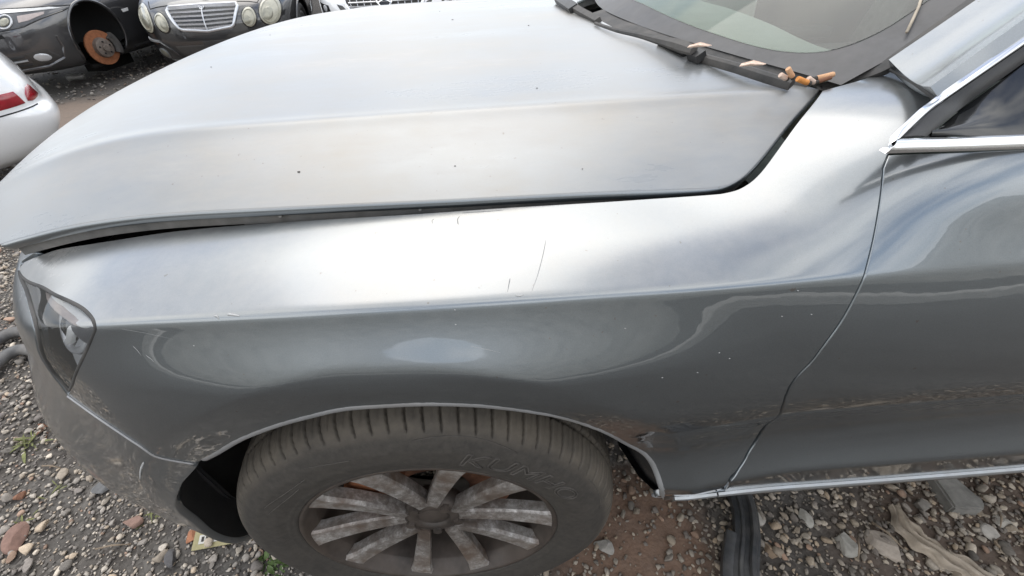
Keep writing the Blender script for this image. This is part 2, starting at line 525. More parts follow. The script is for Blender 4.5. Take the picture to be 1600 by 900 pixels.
def hood_px(px, py):
    d = ray(px, py); t = np.linspace(0.25, 3.0, 4000)
    P = CAM_O+d*t[:, None]
    g = P[:, 2]-hoodH(P[:, 0], P[:, 1])
    k = np.where(g < 0)[0]
    k = k[0] if len(k) else int(np.argmin(abs(g)))
    return (P[k, 0], P[k, 1])

# ------------------------------------------------------------------ trimmed panels
def densify(poly, step, closed=True):
    poly = np.asarray(poly, float); out = []
    n = len(poly)
    for i in range(n if closed else n-1):
        a, b = poly[i], poly[(i+1) % n]
        k = max(1, int(np.ceil(np.linalg.norm(b-a)/step)))
        for t in range(k): out.append(a+(b-a)*t/k)
    if not closed: out.append(poly[-1])
    return np.array(out)
def round_path(pts, n=None, closed=False):
    """smooth (Catmull-Rom) path through points"""
    p = np.asarray(pts, float)
    out = []
    for i in range(len(p)-1):
        p0 = p[max(i-1, 0)]; p1 = p[i]; p2 = p[i+1]; p3 = p[min(i+2, len(p)-1)]
        k = n or 8
        for t in np.linspace(0, 1, k, endpoint=False):
            out.append(0.5*((2*p1)+(-p0+p2)*t+(2*p0-5*p1+4*p2-p3)*t*t+(-p0+3*p1-3*p2+p3)*t**3))
    out.append(p[-1])
    return np.array(out)
def inside(poly, P):
    x, y = P[:, 0], P[:, 1]; c = np.zeros(len(P), bool)
    n = len(poly)
    for i in range(n):
        x1, y1 = poly[i]; x2, y2 = poly[(i+1) % n]
        m = ((y1 > y) != (y2 > y))
        with np.errstate(divide='ignore', invalid='ignore'):
            xi = (x2-x1)*(y-y1)/(y2-y1+1e-15)+x1
        c ^= m & (x < xi)
    return c
def segdist(poly, P):
    a = poly; b = np.roll(poly, -1, 0); ab = b-a; L2 = (ab**2).sum(1)+1e-15
    out = np.empty(len(P))
    for k in range(0, len(P), 2000):
        q = P[k:k+2000, None, :]-a[None]
        t = np.clip((q*ab[None]).sum(-1)/L2, 0, 1)
        out[k:k+2000] = np.sqrt(((q-t[..., None]*ab[None])**2).sum(-1).min(1))
    return out
def panel(name, outline, ev, mat, parent, grid, step=0.012, thick=0.012, roll=0.0018, inset=0.0, gap=0.0):
    ol = densify(outline, step)
    g = grid[inside(ol, grid)]
    g = g[segdist(ol, g) > 0.0035] if len(g) else g
    allv = np.vstack([ol, g]) if len(g) else ol
    n = len(ol)
    v, e, f, *_ = delaunay_2d_cdt([Vector(map(float, p)) for p in allv], [(i, (i+1) % n) for i in range(n)], [], 1, 1e-7)
    uv = np.array([tuple(p) for p in v])
    P, Nn = ev(uv, inset)
    F = np.array([t for t in f if len(t) == 3])
    fn = np.cross(P[F[:, 1]]-P[F[:, 0]], P[F[:, 2]]-P[F[:, 0]])
    bad = (fn*Nn[F[:, 0]]).sum(1) < 0
    F[bad] = F[bad][:, ::-1]
    faces = [tuple(t) for t in F]
    verts = [tuple(p) for p in P]; norms = [tuple(p) for p in Nn]
    if thick > 0:
        cnt = {}
        for t in faces:
            for a, b in ((t[0], t[1]), (t[1], t[2]), (t[2], t[0])):
                cnt[(a, b)] = 1
        be = [(a, b) for (a, b) in cnt if (b, a) not in cnt]
        outd = {}
        for a, b in be:
            t = P[b]-P[a]; o = np.cross(t, Nn[a]); o /= (np.linalg.norm(o)+1e-12)
            for w in (a, b): outd.setdefault(w, []).append(o)
        r1, r2 = {}, {}
        for w, os_ in outd.items():
            o = np.mean(os_, 0); o /= (np.linalg.norm(o)+1e-9)
            nn = Nn[w]
            r1[w] = len(verts); verts.append(tuple(P[w]-nn*roll+o*roll*0.8)); q = nn*0.5+o; norms.append(tuple(q/np.linalg.norm(q)))
            r2[w] = len(verts); verts.append(tuple(P[w]-nn*thick+o*roll*0.8)); norms.append(tuple(o))
        for a, b in be:
            faces.append((b, a, r1[a], r1[b])); faces.append((r1[b], r1[a], r2[a], r2[b]))
    return mesh_obj(name, verts, faces, mat, parent, True, norms)

_gs = SS[::2]
SIDE_G = np.stack(np.meshgrid(_gs, VV[1:-1], indexing='ij'), -1).reshape(-1, 2)
SIDE_G[:, 0] += (np.arange(len(SIDE_G)) % 2)*1e-5
_hx = np.arange(-1.02, 0.56, 0.02)
_hy = np.concatenate([np.arange(0.44, 0.62, 0.012), np.arange(0.62, 0.68, 0.003), np.arange(0.69, 1.93, 0.03), np.arange(1.94, 2.0, 0.003), np.arange(2.0, 2.2, 0.012)])
HOOD_G = np.stack(np.meshgrid(_hx, _hy, indexing='ij'), -1).reshape(-1, 2)

# ================================================================== GROUND
def fbm2(x, y, seed, scale, octv=5):
    r = np.random.default_rng(seed)
    out = np.zeros_like(x); amp = 1.0; tot = 0
    for o in range(octv):
        T = r.random((64, 64))
        u = x*scale*(2**o)+17.3*o; w = y*scale*(2**o)+5.1*o
        i = np.floor(u).astype(int); j = np.floor(w).astype(int)
        a = u-i; b = w-j; a = a*a*(3-2*a); b = b*b*(3-2*b)
        g = lambda p, q: T[p % 64, q % 64]
        out += amp*(g(i, j)*(1-a)*(1-b)+g(i+1, j)*a*(1-b)+g(i, j+1)*(1-a)*b+g(i+1, j+1)*a*b)
        tot += amp; amp *= 0.5
    return out/tot
def ground_z(x, y):
    x = np.asarray(x, float); y = np.asarray(y, float)
    near = np.clip(1-(np.hypot(x, y-1)-5)/6, 0.15, 1)
    return (fbm2(x, y, 3, 1.3, 5)-0.5)*0.045*near + (fbm2(x, y, 5, 14, 3)-0.5)*0.008*near - 0.004
def ground_mat():
    m, nt, p, out = new_mat('dirt_and_gravel_fines')
    n1 = noise(nt, 1.1, 8, 0.65, obj=False)
    n2 = noise(nt, 22, 6, 0.7, obj=False)
    n3 = noise(nt, 120, 4, 0.7, obj=False)
    v = N(nt, 'ShaderNodeTexVoronoi', Scale=95.0, Randomness=1.0)
    g = N(nt, 'ShaderNodeNewGeometry'); nt.links.new(g.outputs['Position'], v.inputs['Vector'])
    earth = mixc(nt, maprange(nt, n2.outputs['Fac'], 0.3, 0.7, 0, 1), (0.034, 0.027, 0.022), (0.085, 0.068, 0.054))
    grit = mixc(nt, v.outputs['Color'], (0.07, 0.062, 0.055), (0.26, 0.24, 0.215))
    gs = N(nt, 'ShaderNodeRGBToBW'); nt.links.new(v.outputs['Color'], gs.inputs[0])
    grit = mixc(nt, gs.outputs[0], (0.035, 0.031, 0.028), (0.17, 0.157, 0.14))
    f = maprange(nt, n1.outputs['Fac'], 0.38, 0.62, 0.35, 0.95)
    c = mixc(nt, f, earth, grit)
    # bands and patches of reddish clay
    sx = N(nt, 'ShaderNodeSeparateXYZ'); nt.links.new(g.outputs['Position'], sx.inputs[0])
    def blob(cx, cy, rx, ry, soft):
        dx = math_n(nt, 'DIVIDE', math_n(nt, 'SUBTRACT', sx.outputs[0], cx), rx)
        dy = math_n(nt, 'DIVIDE', math_n(nt, 'SUBTRACT', sx.outputs[1], cy), ry)
        r2 = math_n(nt, 'ADD', math_n(nt, 'MULTIPLY', dx, dx), math_n(nt, 'MULTIPLY', dy, dy))
        r2 = math_n(nt, 'ADD', r2, maprange(nt, n1.outputs['Fac'], 0.3, 0.7, -soft, soft))
        return maprange(nt, r2, 0.5, 1.3, 1, 0)
    for (cx, cy, rx, ry, s, col) in ((0.30, 0.40, 0.20, 0.25, 0.9, (0.22, 0.135, 0.09)), (-4.1, 4.5, 3.4, 0.75, 0.5, (0.20, 0.15, 0.115)),
                                     (1.35, 0.42, 0.5, 0.22, 0.6, (0.13, 0.092, 0.068))):
        c = mixc(nt, math_n(nt, 'MULTIPLY', blob(cx, cy, rx, ry, s), maprange(nt, n2.outputs['Fac'], 0.25, 0.75, 0.55, 1)), c, col)
    nt.links.new(c, p.inputs['Base Color'])
    p.inputs['Roughness'].default_value = 0.92
    h = math_n(nt, 'ADD', math_n(nt, 'MULTIPLY', n3.outputs['Fac'], 0.5), math_n(nt, 'MULTIPLY', v.outputs['Distance'], -0.35))
    bump(nt, p, h, 0.55, 0.006)
    return m
_gx = np.unique(np.round(np.concatenate([-np.geomspace(3.0, 120, 26)[::-1], np.arange(-3, 2.6, 0.045), np.geomspace(2.6, 120, 26)]), 4))
_gy = np.unique(np.round(np.concatenate([-np.geomspace(1.0, 120, 22)[::-1], np.arange(-1, 2.4, 0.045), np.arange(2.4, 8, 0.14), np.geomspace(8, 120, 22)]), 4))
_X, _Y = np.meshgrid(_gx, _gy, indexing='ij')
_Z = ground_z(_X, _Y)
_id = np.arange(_X.size).reshape(_X.shape)
_q = np.stack([_id[:-1, :-1], _id[1:, :-1], _id[1:, 1:], _id[:-1, 1:]], -1).reshape(-1, 4)
g_o = mesh_obj('ground', np.stack([_X, _Y, _Z], -1).reshape(-1, 3), _q, ground_mat())
g_o['kind'] = 'structure'

# unseen bank and pale strip added behind the viewer for the panels to reflect
def bank():
    xs = np.linspace(-40, 40, 161); prof = [(-5.6, -.02), (-5.9, .45), (-6.3, 1.2), (-7.0, 1.9), (-9, 2.9), (-14, 3.2), (-20, -.05)]
    V = []
    for k, (yy, zz) in enumerate(prof):
        w = (fbm2(xs, np.full_like(xs, k*3.1), 31, .5, 4)-.5)
        V += [(x_, yy+w_*.8, zz*(1+.55*w_)) for x_, w_ in zip(xs, w)]
    n = len(xs); F = [(r_*n+i, r_*n+i+1, (r_+1)*n+i+1, (r_+1)*n+i) for r_ in range(len(prof)-1) for i in range(n-1)]
    m = simple('reflection_bank_tan', (.36, .345, .31), .95, 0, var=.3, vscale=3, bmp=.6, bscale=12)
    o = mesh_obj('reflection_bank', V, F, m); o['kind'] = 'structure'
    bm = bmesh.new(); add_box(bm, (80, .22, .16), Matrix.Translation((0, -3.6, .06)), .02, 2)
    o = bm_obj('reflection_strip', bm, simple('reflection_strip_pale', (.52, .50, .46), .85, 0, var=.15, vscale=6), smooth=False); o['kind'] = 'structure'
bank()

# ------------------------------------------------------------------ gravel
def ico(sub):
    bm = bmesh.new(); bmesh.ops.create_icosphere(bm, subdivisions=sub, radius=1.0)
    bm.verts.ensure_lookup_table()
    v = np.array([tuple(x.co) for x in bm.verts]); f = np.array([[x.index for x in y.verts] for y in bm.faces]); bm.free()
    return v, f
ICO1, ICO2, ICO3 = ico(1), ico(2), ico(3)
def stone_shape(base, r):
    """chipped pebble: a ball cut by random planes"""
    v = base[0].copy()
    for _ in range(9):
        n = r.normal(size=3); n /= np.linalg.norm(n); d = r.uniform(0.38, 0.75)
        k = v@n; ex = np.maximum(k-d, 0); v -= ex[:, None]*n
    v *= np.array([1.0, r.uniform(0.6, 0.95), r.uniform(0.4, 0.75)])
    return v
PALETTE = np.array([(0.20,0.19,0.18),(0.27,0.255,0.235),(0.34,0.315,0.28),(0.155,0.145,0.14),(0.24,0.215,0.185),(0.30,0.255,0.205),(0.11,0.105,0.10),(0.235,0.17,0.135),(0.40,0.375,0.34)])
PWT = np.array([.19, .19, .12, .15, .13, .08, .08, .04, .02])
def stone_mat():
    m, nt, p, out = new_mat('gravel_stone')
    a = N(nt, 'ShaderNodeAttribute', attribute_name='tint')
    n = noise(nt, 160, 4, 0.7, obj=False)
    c = N(nt, 'ShaderNodeMix', data_type='RGBA', blend_type='MULTIPLY'); c.inputs[0].default_value = 1
    nt.links.new(a.outputs['Color'], c.inputs[6])
    k = mixc(nt, maprange(nt, n.outputs['Fac'], 0.3, 0.7, 0, 1), (0.74, 0.72, 0.69), (1.12, 1.1, 1.06))
    nt.links.new(k, c.inputs[7]); nt.links.new(c.outputs[2], p.inputs['Base Color'])
    p.inputs['Roughness'].default_value = 0.86
    bump(nt, p, n.outputs['Fac'], 0.35, 0.002)
    return m
M['stone'] = stone_mat()
def scatter(name, x, y, size, base, label, sink=-0.1, gain=(1, 1, 1)):
    nt_ = 14
    r = np.random.default_rng(len(x))
    shapes = [stone_shape(base, r) for _ in range(nt_)]
    nv = len(base[0]); n = len(x)
    k = r.integers(0, nt_, n)
    V = np.stack(shapes)[k]                                     # n, nv, 3
    th = r.uniform(0, 2*np.pi, n); c, s = np.cos(th), np.sin(th)
    tx = r.uniform(-0.5, 0.5, n)
    X = V[..., 0]*c[:, None]-V[..., 1]*s[:, None]; Yv = V[..., 0]*s[:, None]+V[..., 1]*c[:, None]; Zv = V[..., 2]
    Z2 = Zv*np.cos(tx)[:, None]+X*np.sin(tx)[:, None]; X2 = X*np.cos(tx)[:, None]-Zv*np.sin(tx)[:, None]
    h = size[:, None]*0.5
    W = np.stack([X2*h+x[:, None], Yv*h+y[:, None], Z2*h+(ground_z(x, y)+size*0.5*(0.55-sink))[:, None]], -1).reshape(-1, 3)
    Fa = (base[1][None]+(np.arange(n)*nv)[:, None, None]).reshape(-1, 3)
    me = bpy.data.meshes.new(name)
    me.vertices.add(len(W)); me.vertices.foreach_set('co', W.ravel().astype(np.float32))
    me.loops.add(Fa.size); me.loops.foreach_set('vertex_index', Fa.ravel().astype(np.int32))
    me.polygons.add(len(Fa)); me.polygons.foreach_set('loop_start', np.arange(0, Fa.size, 3, dtype=np.int32))
    me.update(calc_edges=True)
    col = PALETTE[r.choice(len(PALETTE), n, p=PWT/PWT.sum())]*r.uniform(0.75, 1.25, (n, 1))*np.array(gain)
    ca = np.concatenate([np.repeat(col, nv, 0), np.ones((n*nv, 1))], 1)
    at = me.attributes.new('tint', 'FLOAT_COLOR', 'POINT'); at.data.foreach_set('color', ca.ravel().astype(np.float32))
    me.materials.append(M['stone'])
    o = bpy.data.objects.new(name, me); C.objects.link(o)
    tag(o, label, 'gravel', kind='stuff')
    return o
def pick(n, x0, x1, y0, y1, dens_scale, thr, seed, jit=0.10):
    r = np.random.default_rng(seed)
    x = r.uniform(x0, x1, n); y = r.uniform(y0, y1, n)
    d = fbm2(x, y, seed+9, dens_scale, 4)
    k = d+r.uniform(-jit, jit, n) > thr
    return x[k], y[k], r
x, y, r = pick(16000, -3.2, -0.35, 0.05, 2.6, 1.7, 0.44, 21, 0.3)
scatter('gravel', x, y, np.clip(r.lognormal(np.log(0.0210), 0.36, len(x)), 0.013, 0.046), ICO2, 'loose grey gravel in front of and beside the grey car', gain=(1.75, 1.69, 1.62))
x, y, r = pick(42000, -3.0, -0.35, 0.05, 2.4, 1.7, 0.36, 27, 0.3)
scatter('gravel', x, y, np.clip(r.lognormal(np.log(0.0105), 0.30, len(x)), 0.005, 0.018), ICO1, 'fine grey chippings between the larger gravel ahead of the bumper', sink=.05, gain=(1.6, 1.55, 1.5))
x, y, r = pick(24000, -0.35, 2.3, 0.05, 1.2, 1.9, 0.46, 22, 0.22)
_cl = np.hypot((x-0.30)/0.20, (y-0.40)/0.25) > 0.75+1.1*(r.random(len(x))-0.9)
x, y = x[_cl], y[_cl]
scatter('gravel', x, y, np.clip(r.lognormal(np.log(0.0125), 0.48, len(x)), 0.005, 0.040), ICO2, 'loose pale gravel below the door sill of the grey car', gain=(1.15, 1.07, .97))
x, y, r = pick(16000, -10.0, -1.6, 2.6, 9.0, 0.9, 0.44, 23, 0.22)
_cl = np.abs(y-4.5+0.15*(x+4)) > 0.62+0.5*(r.random(len(x))-0.5)
x, y = x[_cl], y[_cl]
scatter('gravel', x, y, np.clip(r.lognormal(np.log(0.030), 0.4, len(x)), 0.014, 0.08), ICO1, 'dark grey gravel in front of the row of parked cars')

# ================================================================== THE NEAR CAR
car = empty('crossover_car', (-0.169, 0.363, 0))
tag(car, 'dusty grey metallic crossover with its bonnet slightly ajar, filling the foreground', 'car')
bpy.context.view_layer.update()
CAR_INV = Matrix.Translation(-Vector(car.location))
def part(o, parent=car):
    o.parent = parent
    o.matrix_parent_inverse = CAR_INV if parent is car else Matrix.Identity(4)
    return o
SP = lambda pts: [side_px(*p) for p in pts]

gap_edge = [(38,410),(60,400.5),(100,388),(200,372.5),(330,356),(480,345),(640,335.5),(800,324.5),(960,315),(1100,305.5),(1140,300.5),(1165,291),(1190,270),(1225,223),(1256,181),(1286,142)]
shut = [(1377,262),(1375,290),(1370,330),(1360,385),(1350,425),(1335,460),(1310,505),(1270,560),(1225,620),(1190,670),(1165,710),(1150,735),(1137,753),(1119,768)]
seam = [(303,723),(250,713),(215,692),(160,655),(107,617)]
lens_r = [(116,600),(129,567),(146,529),(151,510),(145,493),(123,474),(88,458),(59,442.5),(30,420)]
fender_ol = list(round_path(SP(gap_edge), 5)) + SP([(1340,127),(1386,110)]) + list(round_path(SP([(1390,111),(1420,126),(1445,143),(1461,156)]), 5)) \
    + SP([(1440,174),(1415,199),(1396,224),(1385,242)]) + list(round_path(SP(shut), 5)) + SP([(1080,775),(1042,783)]) \
    + LIP_UV + list(round_path(SP(seam), 4)) + list(round_path(SP(lens_r), 4))
part(panel('front_fender', fender_ol, side_ev, M['paint'], None, SIDE_G))

off = lambda pts, dx, dy: [(a+dx, b+dy) for a, b in pts]
door_l = off(shut[:-1], 5.5, 1.2)[::-1]
dbot = [side_sz(s, 0.398) for s in np.linspace(1.40, 0.405, 12)]
dtop = SP([(1390,243),(1450,241),(1520,239),(1598,236)])
door_ol = list(round_path(SP(door_l), 5)) + dtop + [(1.40, dtop[-1][1]+0.004)] + dbot
door = part(panel('front_door', door_ol, side_ev, M['paint'], None, SIDE_G))

rock_ol = [side_sz(s, 0.392) for s in np.linspace(0.31, 1.40, 14)] + [(1.40, 0.01), (0.335, 0.01), (0.312, side_sz(.31,.31)[1])]
part(panel('door_sill', rock_ol, side_ev, M['paint_low'], None, SIDE_G))

seam_b = off(seam, 0.5, 4)
lens_l = [(83,589),(63,559),(52,514),(43,479),(34.5,450),(27,424)]
bump_ol = SP([(306,729)]) + list(round_path(SP(seam_b[1:]), 4)) + list(round_path(SP(lens_l), 4)) + SP([(30,410)]) + [side_sz(-0.80, .918), side_sz(-0.98, .905), side_sz(-1.2, .900), side_sz(-1.78, .898), (-1.78, 0.02), (-1.0, 0.02), (-0.60, 0.03)] \
    + [side_sz(s, z) for s, z in ARCH_D[::-1] if s < -0.515 and z > 0.22]
part(panel('front_bumper', bump_ol, side_ev, M['paint_low'], None, SIDE_G))

# black sheet that puts the shade into the shut lines
inner_ol = [(-1.78, 0.05), (-0.62, 0.05)] + [side_sz(s-0.01 if s < -.2 else s+0.01, z+0.012) for s, z in ARCH_D[::-1] if z > 0.3] + [(0.33, 0.03), (1.40, 0.03), side_sz(1.40, 1.05), side_sz(0.55, 1.06), side_sz(.42, 1.0),
            side_sz(0.30, 0.965), side_sz(0.0, 0.958), side_sz(-0.45, 0.938), side_sz(-0.75, 0.88), side_sz(-1.78, 0.86)]
part(panel('gap_shade_sheet', inner_ol, side_ev, M['void'], None, SIDE_G[::3], thick=0, inset=0.075))

# headlamp
lens_ol = list(round_path(SP([(29,423),(58,445.5),(87,461),(121,477),(141,494.5),(147.5,510),(143,527),(126,565),(113,598),(107,611)]), 5)) + list(round_path(SP([(86,587),(67,558),(56,513),(47,478),(38,449),(29,426)]), 4))[:-1]
M['lamphouse'] = simple('silvered_lamp_bowl', (0.50, 0.51, 0.52), 0.35, 0.1, var=0.15, vscale=15)
lamp = part(panel('headlamp', lens_ol, side_ev, M['lamphouse'], None, SIDE_G[::2], thick=0.0, inset=0.045))
def sub(o, p):
    o.parent = p; o.matrix_parent_inverse = Matrix.Identity(4); return o
sub(panel('lens', lens_ol, side_ev, M['lens'], None, SIDE_G, thick=0.004, inset=0.001), lamp)
_c = np.mean(lens_ol, 0)
ring_o = [_c+(np.array(q)-_c)*1.0 for q in lens_ol]
# gasket round the lens
bm = bmesh.new()
P_, n_ = side_ev(densify(lens_ol, 0.012), 0.004)
_cc = densify(lens_ol, 0.012); P_, n_ = side_ev(_cc+( _cc-_c)*0.004, 0.002)
sweep(bm, [tuple(p) for p in P_], circ(0.0030, 6), up=[tuple(q) for q in n_], closed=True)
sub(bm_obj('gasket', bm, M['rubber']), lamp)
def lamp_piece(name, px, mat, inset, thick=0.012):
    return sub(panel(name, SP(px), side_ev, mat, None, SIDE_G, thick=thick, inset=inset, roll=0.003), lamp)
lamp_piece('light_guide', [(62,450),(95,472),(128,498),(142,514),(138,524),(112,507),(85,488),(66,468)], M['lampwhite'], 0.012)
lamp_piece('amber_guide', [(56,452),(80,474),(104,495),(98,500),(74,482),(58,462)], M['pinkish'], 0.010, 0.008)
lamp_piece('shroud', [(88,500),(110,511),(136,527),(126,552),(108,545),(90,530)], M['lampdark'], 0.016)
lamp_piece('reflector', [(98,532),(112,529),(129,541),(120,572),(108,602),(92,585),(84,566)], M['reflector'], 0.02, 0.02)
bm = bmesh.new(); P_, n_ = side_ev([side_px(70, 512)], 0.030); _nv = Vector(n_[0]); _c3 = Vector(P_[0]); _t1 = _nv.cross(Vector((0, 0, 1))).normalized(); _t2 = _nv.cross(_t1)
sweep(bm, [_c3+_t1*.030*math.cos(a)+_t2*.034*math.sin(a) for a in np.linspace(0, 2*math.pi, 28, endpoint=False)], circ(.005, 8), up=tuple(_nv), closed=True)
sub(bm_obj('projector_ring', bm, M['reflector']), lamp)
bm = bmesh.new(); bmesh.ops.create_icosphere(bm, subdivisions=3, radius=.026, matrix=Matrix.Translation(_c3-_nv*.012)); sub(bm_obj('projector_lens', bm, M['blackgloss']), lamp)
lamp_piece('marker_chip', [(83,521),(91,531),(86,546),(81,548)], M['lampwhite'], 0.014, 0.006)

# wheel-arch lip and liner
bm = bmesh.new()
P_, n_ = side_ev(LIP_UV, 0.004)
sweep(bm, [tuple(p) for p in P_], [(0.0066*math.cos(a), 0.0045*math.sin(a)) for a in np.linspace(0, 2*math.pi, 10, endpoint=False)], up=[tuple(q) for q in n_])
part(bm_obj('arch_lip', bm, M['lip']))
P0, _n = side_ev(LIP_UV[::2] + [side_sz(s, z) for s, z in ARCH_D if s < -0.515], 0.012)
vs, fs = [], []
cz = 0.36
for k, p in enumerate(P0):
    d = np.array([p[0]+0.169, 0, p[2]-cz]); d /= np.linalg.norm(d)
    rr = max(0.0, min(1.0, (p[0]-0.02)/0.15))*0.06
    for t, o in ((0, 0.0), (0.03, 0.010-rr*.5), (0.10, 0.018-rr), (0.35, 0.018-rr)):
        vs.append((p[0]+d[0]*o, p[1]+t, p[2]+d[2]*o))
for k in range(len(P0)-1):
    for t in range(3): fs.append((k*4+t, k*4+t+1, k*4+t+5, k*4+t+4))
part(mesh_obj('wheel_arch_liner', vs, fs, M['black']))
bm = bmesh.new()
add_box(bm, (0.95, 0.01, 0.62), Matrix.Translation((-0.15, 0.70, 0.52)))
part(bm_obj('inner_wheel_well', bm, M['void'], smooth=False))
# torn liner flap hanging ahead of the tyre
fl = [atY(px, py, yy) for px, py, yy in ((300,735,.43),(345,762,.47),(374,800,.46),(384,838,.44),(352,828,.43),(318,812,.43),(298,790,.43),(288,765,.43))]
bm = bmesh.new()
a_ = [bm.verts.new(p) for p in fl]; b_ = [bm.verts.new(p+np.array([0.002, 0.006, 0.002])) for p in fl]
bm.faces.new(a_); bm.faces.new(b_[::-1])
for i in range(len(fl)): bm.faces.new((a_[i], a_[(i+1) % len(fl)], b_[(i+1) % len(fl)], b_[i]))
tag(part(bm_obj('liner_flap', bm, M['black'], smooth=False)), 'torn black liner flap hanging ahead of the tyre')
# seam moulding between wing and bumper
bm = bmesh.new()
uvs = round_path(SP(off(seam, 0, 1.5)), 6); P_, n_ = side_ev(uvs, -0.0005)
sweep(bm, [tuple(p) for p in P_], circ(0.0015, 6, 0.0018), up=[tuple(q) for q in n_])
part(bm_obj('seam_edge', bm, M['lip']))
# sill strip in two lengths
for s0, s1 in ((0.305, 0.388), (0.3915, 1.40)):
    bm = bmesh.new()
    P_, n_ = side_ev([side_sz(s, 0.388) for s in np.linspace(s0, s1, 30)], 0.0)
    sweep(bm, [tuple(p) for p in P_], [(-.0075, 0), (-.0065, .005), (-.003, .007), (.003, .007), (.007, .004), (.008, 0)], up=[tuple(q) for q in n_])
    part(sharp(bm_obj('sill_strip', bm, M['satin'])))

# ------------------------------------------------------------------ bonnet
h_edge = [(0,381),(45,368),(100,354),(200,338.5),(330,328.5),(533,318.5),(700,311),(800,306),(920,300),(1060,295.5),(1115,292),(1145,284),(1170,266),(1200,232),(1240,181),(1279,140)]
h_cowl = [(1272,138),(1235,131.5),(1170,114),(1100,91),(1030,67),(960,44)]
HPX = lambda pts: [hood_px(*p) for p in pts]
near_edge = list(round_path(HPX(h_edge), 5)); cowl = list(round_path(HPX(h_cowl), 4))
cowl_c = (cowl[-1][0]-0.035, YC)
front = [(-0.955, YC), (-0.945, 1.15), (-0.925, 1.0), (-0.885, 0.85), (-0.835, 0.72), (-0.785, 0.63)]
half = front + near_edge + cowl + [cowl_c]
mir = [(q[0], 2*YC-q[1]) for q in half[1:-1]][::-1]
hood_ol = np.array([tuple(map(float, q)) for q in half+mir])
hood = part(panel('bonnet', hood_ol, hood_ev, M['paint_hood'], None, HOOD_G, step=0.015, thick=0.014, roll=0.0055))
# folded flange, and a black sheet as painted shade under its edge
_hc = np.array([-0.2, YC])
def shrink(poly, d):
    v = _hc-poly; return poly+v/np.linalg.norm(v, axis=1, keepdims=True)*d
ho = densify(hood_ol, 0.03)
A_ = hood_ev(ho, 0.013)[0]; B_ = hood_ev(shrink(ho, 0.003), 0.014)[0]+np.array([0, 0, -.002]); B2 = B_+np.array([0, .001, -.0165]); C2 = hood_ev(shrink(ho, 0.10), 0.05)[0]
n = len(ho); vs = [tuple(p) for A in (A_, B_, B2, C2) for p in A]; fs = []
for k in range(3):
    for i in range(n): fs.append((k*n+i, k*n+(i+1) % n, (k+1)*n+(i+1) % n, (k+1)*n+i))
o = mesh_obj('edge_flange', vs, fs, M['underhood']); sharp(o, 40); o.parent = hood
dk = hood_ev(shrink(ho, 0.03), 0.075)[0]
part(mesh_obj('bonnet_gap_shade', [tuple(p) for p in dk] + [(-0.2, YC, 0.93)], [(i, (i+1) % n, n) for i in range(n)], M['void']))
# rubber bumpers on the flange
for px in (428, 652):
    py = np.interp(px, [p[0] for p in h_edge], [p[1] for p in h_edge])+9
    q = hood_px(px, py-9); P_, n_ = hood_ev([q], 0.024)
    bm = bmesh.new(); bmesh.ops.create_icosphere(bm, subdivisions=2, radius=0.0028, matrix=Matrix.Translation(P_[0]+np.array([0, -0.006, 0.004])))
    o = bm_obj('flange_clip', bm, M['underhood']); o.parent = hood

# ------------------------------------------------------------------ windscreen, cowl, pillar, window
WB = round_path([(0.480, 0.60, 1.076), (0.452, 0.66, 1.080), (0.40, 0.80, 1.083), (0.33, 1.02, 1.088), (0.295, YC, 1.090), (0.33, 1.60, 1.088), (0.40, 1.82, 1.083), (0.452, 1.96, 1.080), (0.48, 2.02, 1.076)], 10)
_wy = WB[:, 1]
def ws_ev(uv, inset=0.0):
    uv = np.atleast_2d(np.asarray(uv, float)); y, t = uv[:, 0], uv[:, 1]
    yy = y
    x = np.interp(yy, _wy, WB[:, 0]); z = np.interp(yy, _wy, WB[:, 2])
    k = 0.86+0.0*t
    P = np.stack([x+0.872*t, yy+0.06*t*(YC-yy), z+0.49*t-0.04*t*t], 1)
    dxdy = np.interp(yy+0.01, _wy, WB[:, 0])-np.interp(yy-0.01, _wy, WB[:, 0])
    a = np.stack([dxdy/0.02, np.ones_like(yy), np.zeros_like(yy)], 1); b = np.tile([0.872, 0, 0.47], (len(uv), 1))
    n = np.cross(b, a); n *= np.sign(n[:, 2:3]); n /= np.linalg.norm(n, axis=1, keepdims=True)
    return P-n*inset, n
_wg = np.stack(np.meshgrid(np.linspace(0.6, 2.02, 60), np.linspace(0, 0.8, 24), indexing='ij'), -1).reshape(-1, 2)
_wgp = ws_ev(_wg)[0]
def ws_px(px, py):
    d = ray(px, py); t = np.linspace(0.4, 4, 3000); P = CAM_O+d*t[:, None]
    # signed height over the glass
    yy = P[:, 1]
    x0 = np.interp(yy, _wy, WB[:, 0]); z0 = np.interp(yy, _wy, WB[:, 2]); tt = (P[:, 0]-x0)/0.872
    g = P[:, 2]-(z0+0.49*tt-0.04*tt*tt)
    k = np.where((g < 0) & (yy > 0.5))[0]
    k = k[0] if len(k) else int(np.argmin(abs(g)))
    return (P[k, 1]/(1+0.0), max(tt[k], 0.0))
M['frit'] = simple('dusty_black_frit', (0.050, 0.050, 0.052), 0.55, 0, coat=0.12, var=0.3, vscale=30, dust=0.45, dustcol=(0.15, 0.14, 0.13))
M['wsglass'] = glass('green_tinted_windscreen', (0.52, 0.62, 0.58), 0.14, (0.34, 0.35, 0.31), 0.03, (1, 0.5, 1), 5)
bord = [ws_px(*p) for p in ((1005,6),(1060,32),(1120,54),(1190,75),(1250,82),(1300,79),(1350,63),(1400,38),(1455,2))]
bord_y = [b[0] for b in bord]; bord_t = [b[1] for b in bord]
inner = [(bord_y[-1]+0.02, 0.78)] + list(round_path(bord[::-1], 4)) + [(YC, bord_t[0]+0.004)]
inner_m = [(2*YC-a, b) for a, b in inner[:-1]][::-1]
glass_ol = np.array([tuple(map(float, q)) for q in inner+inner_m])
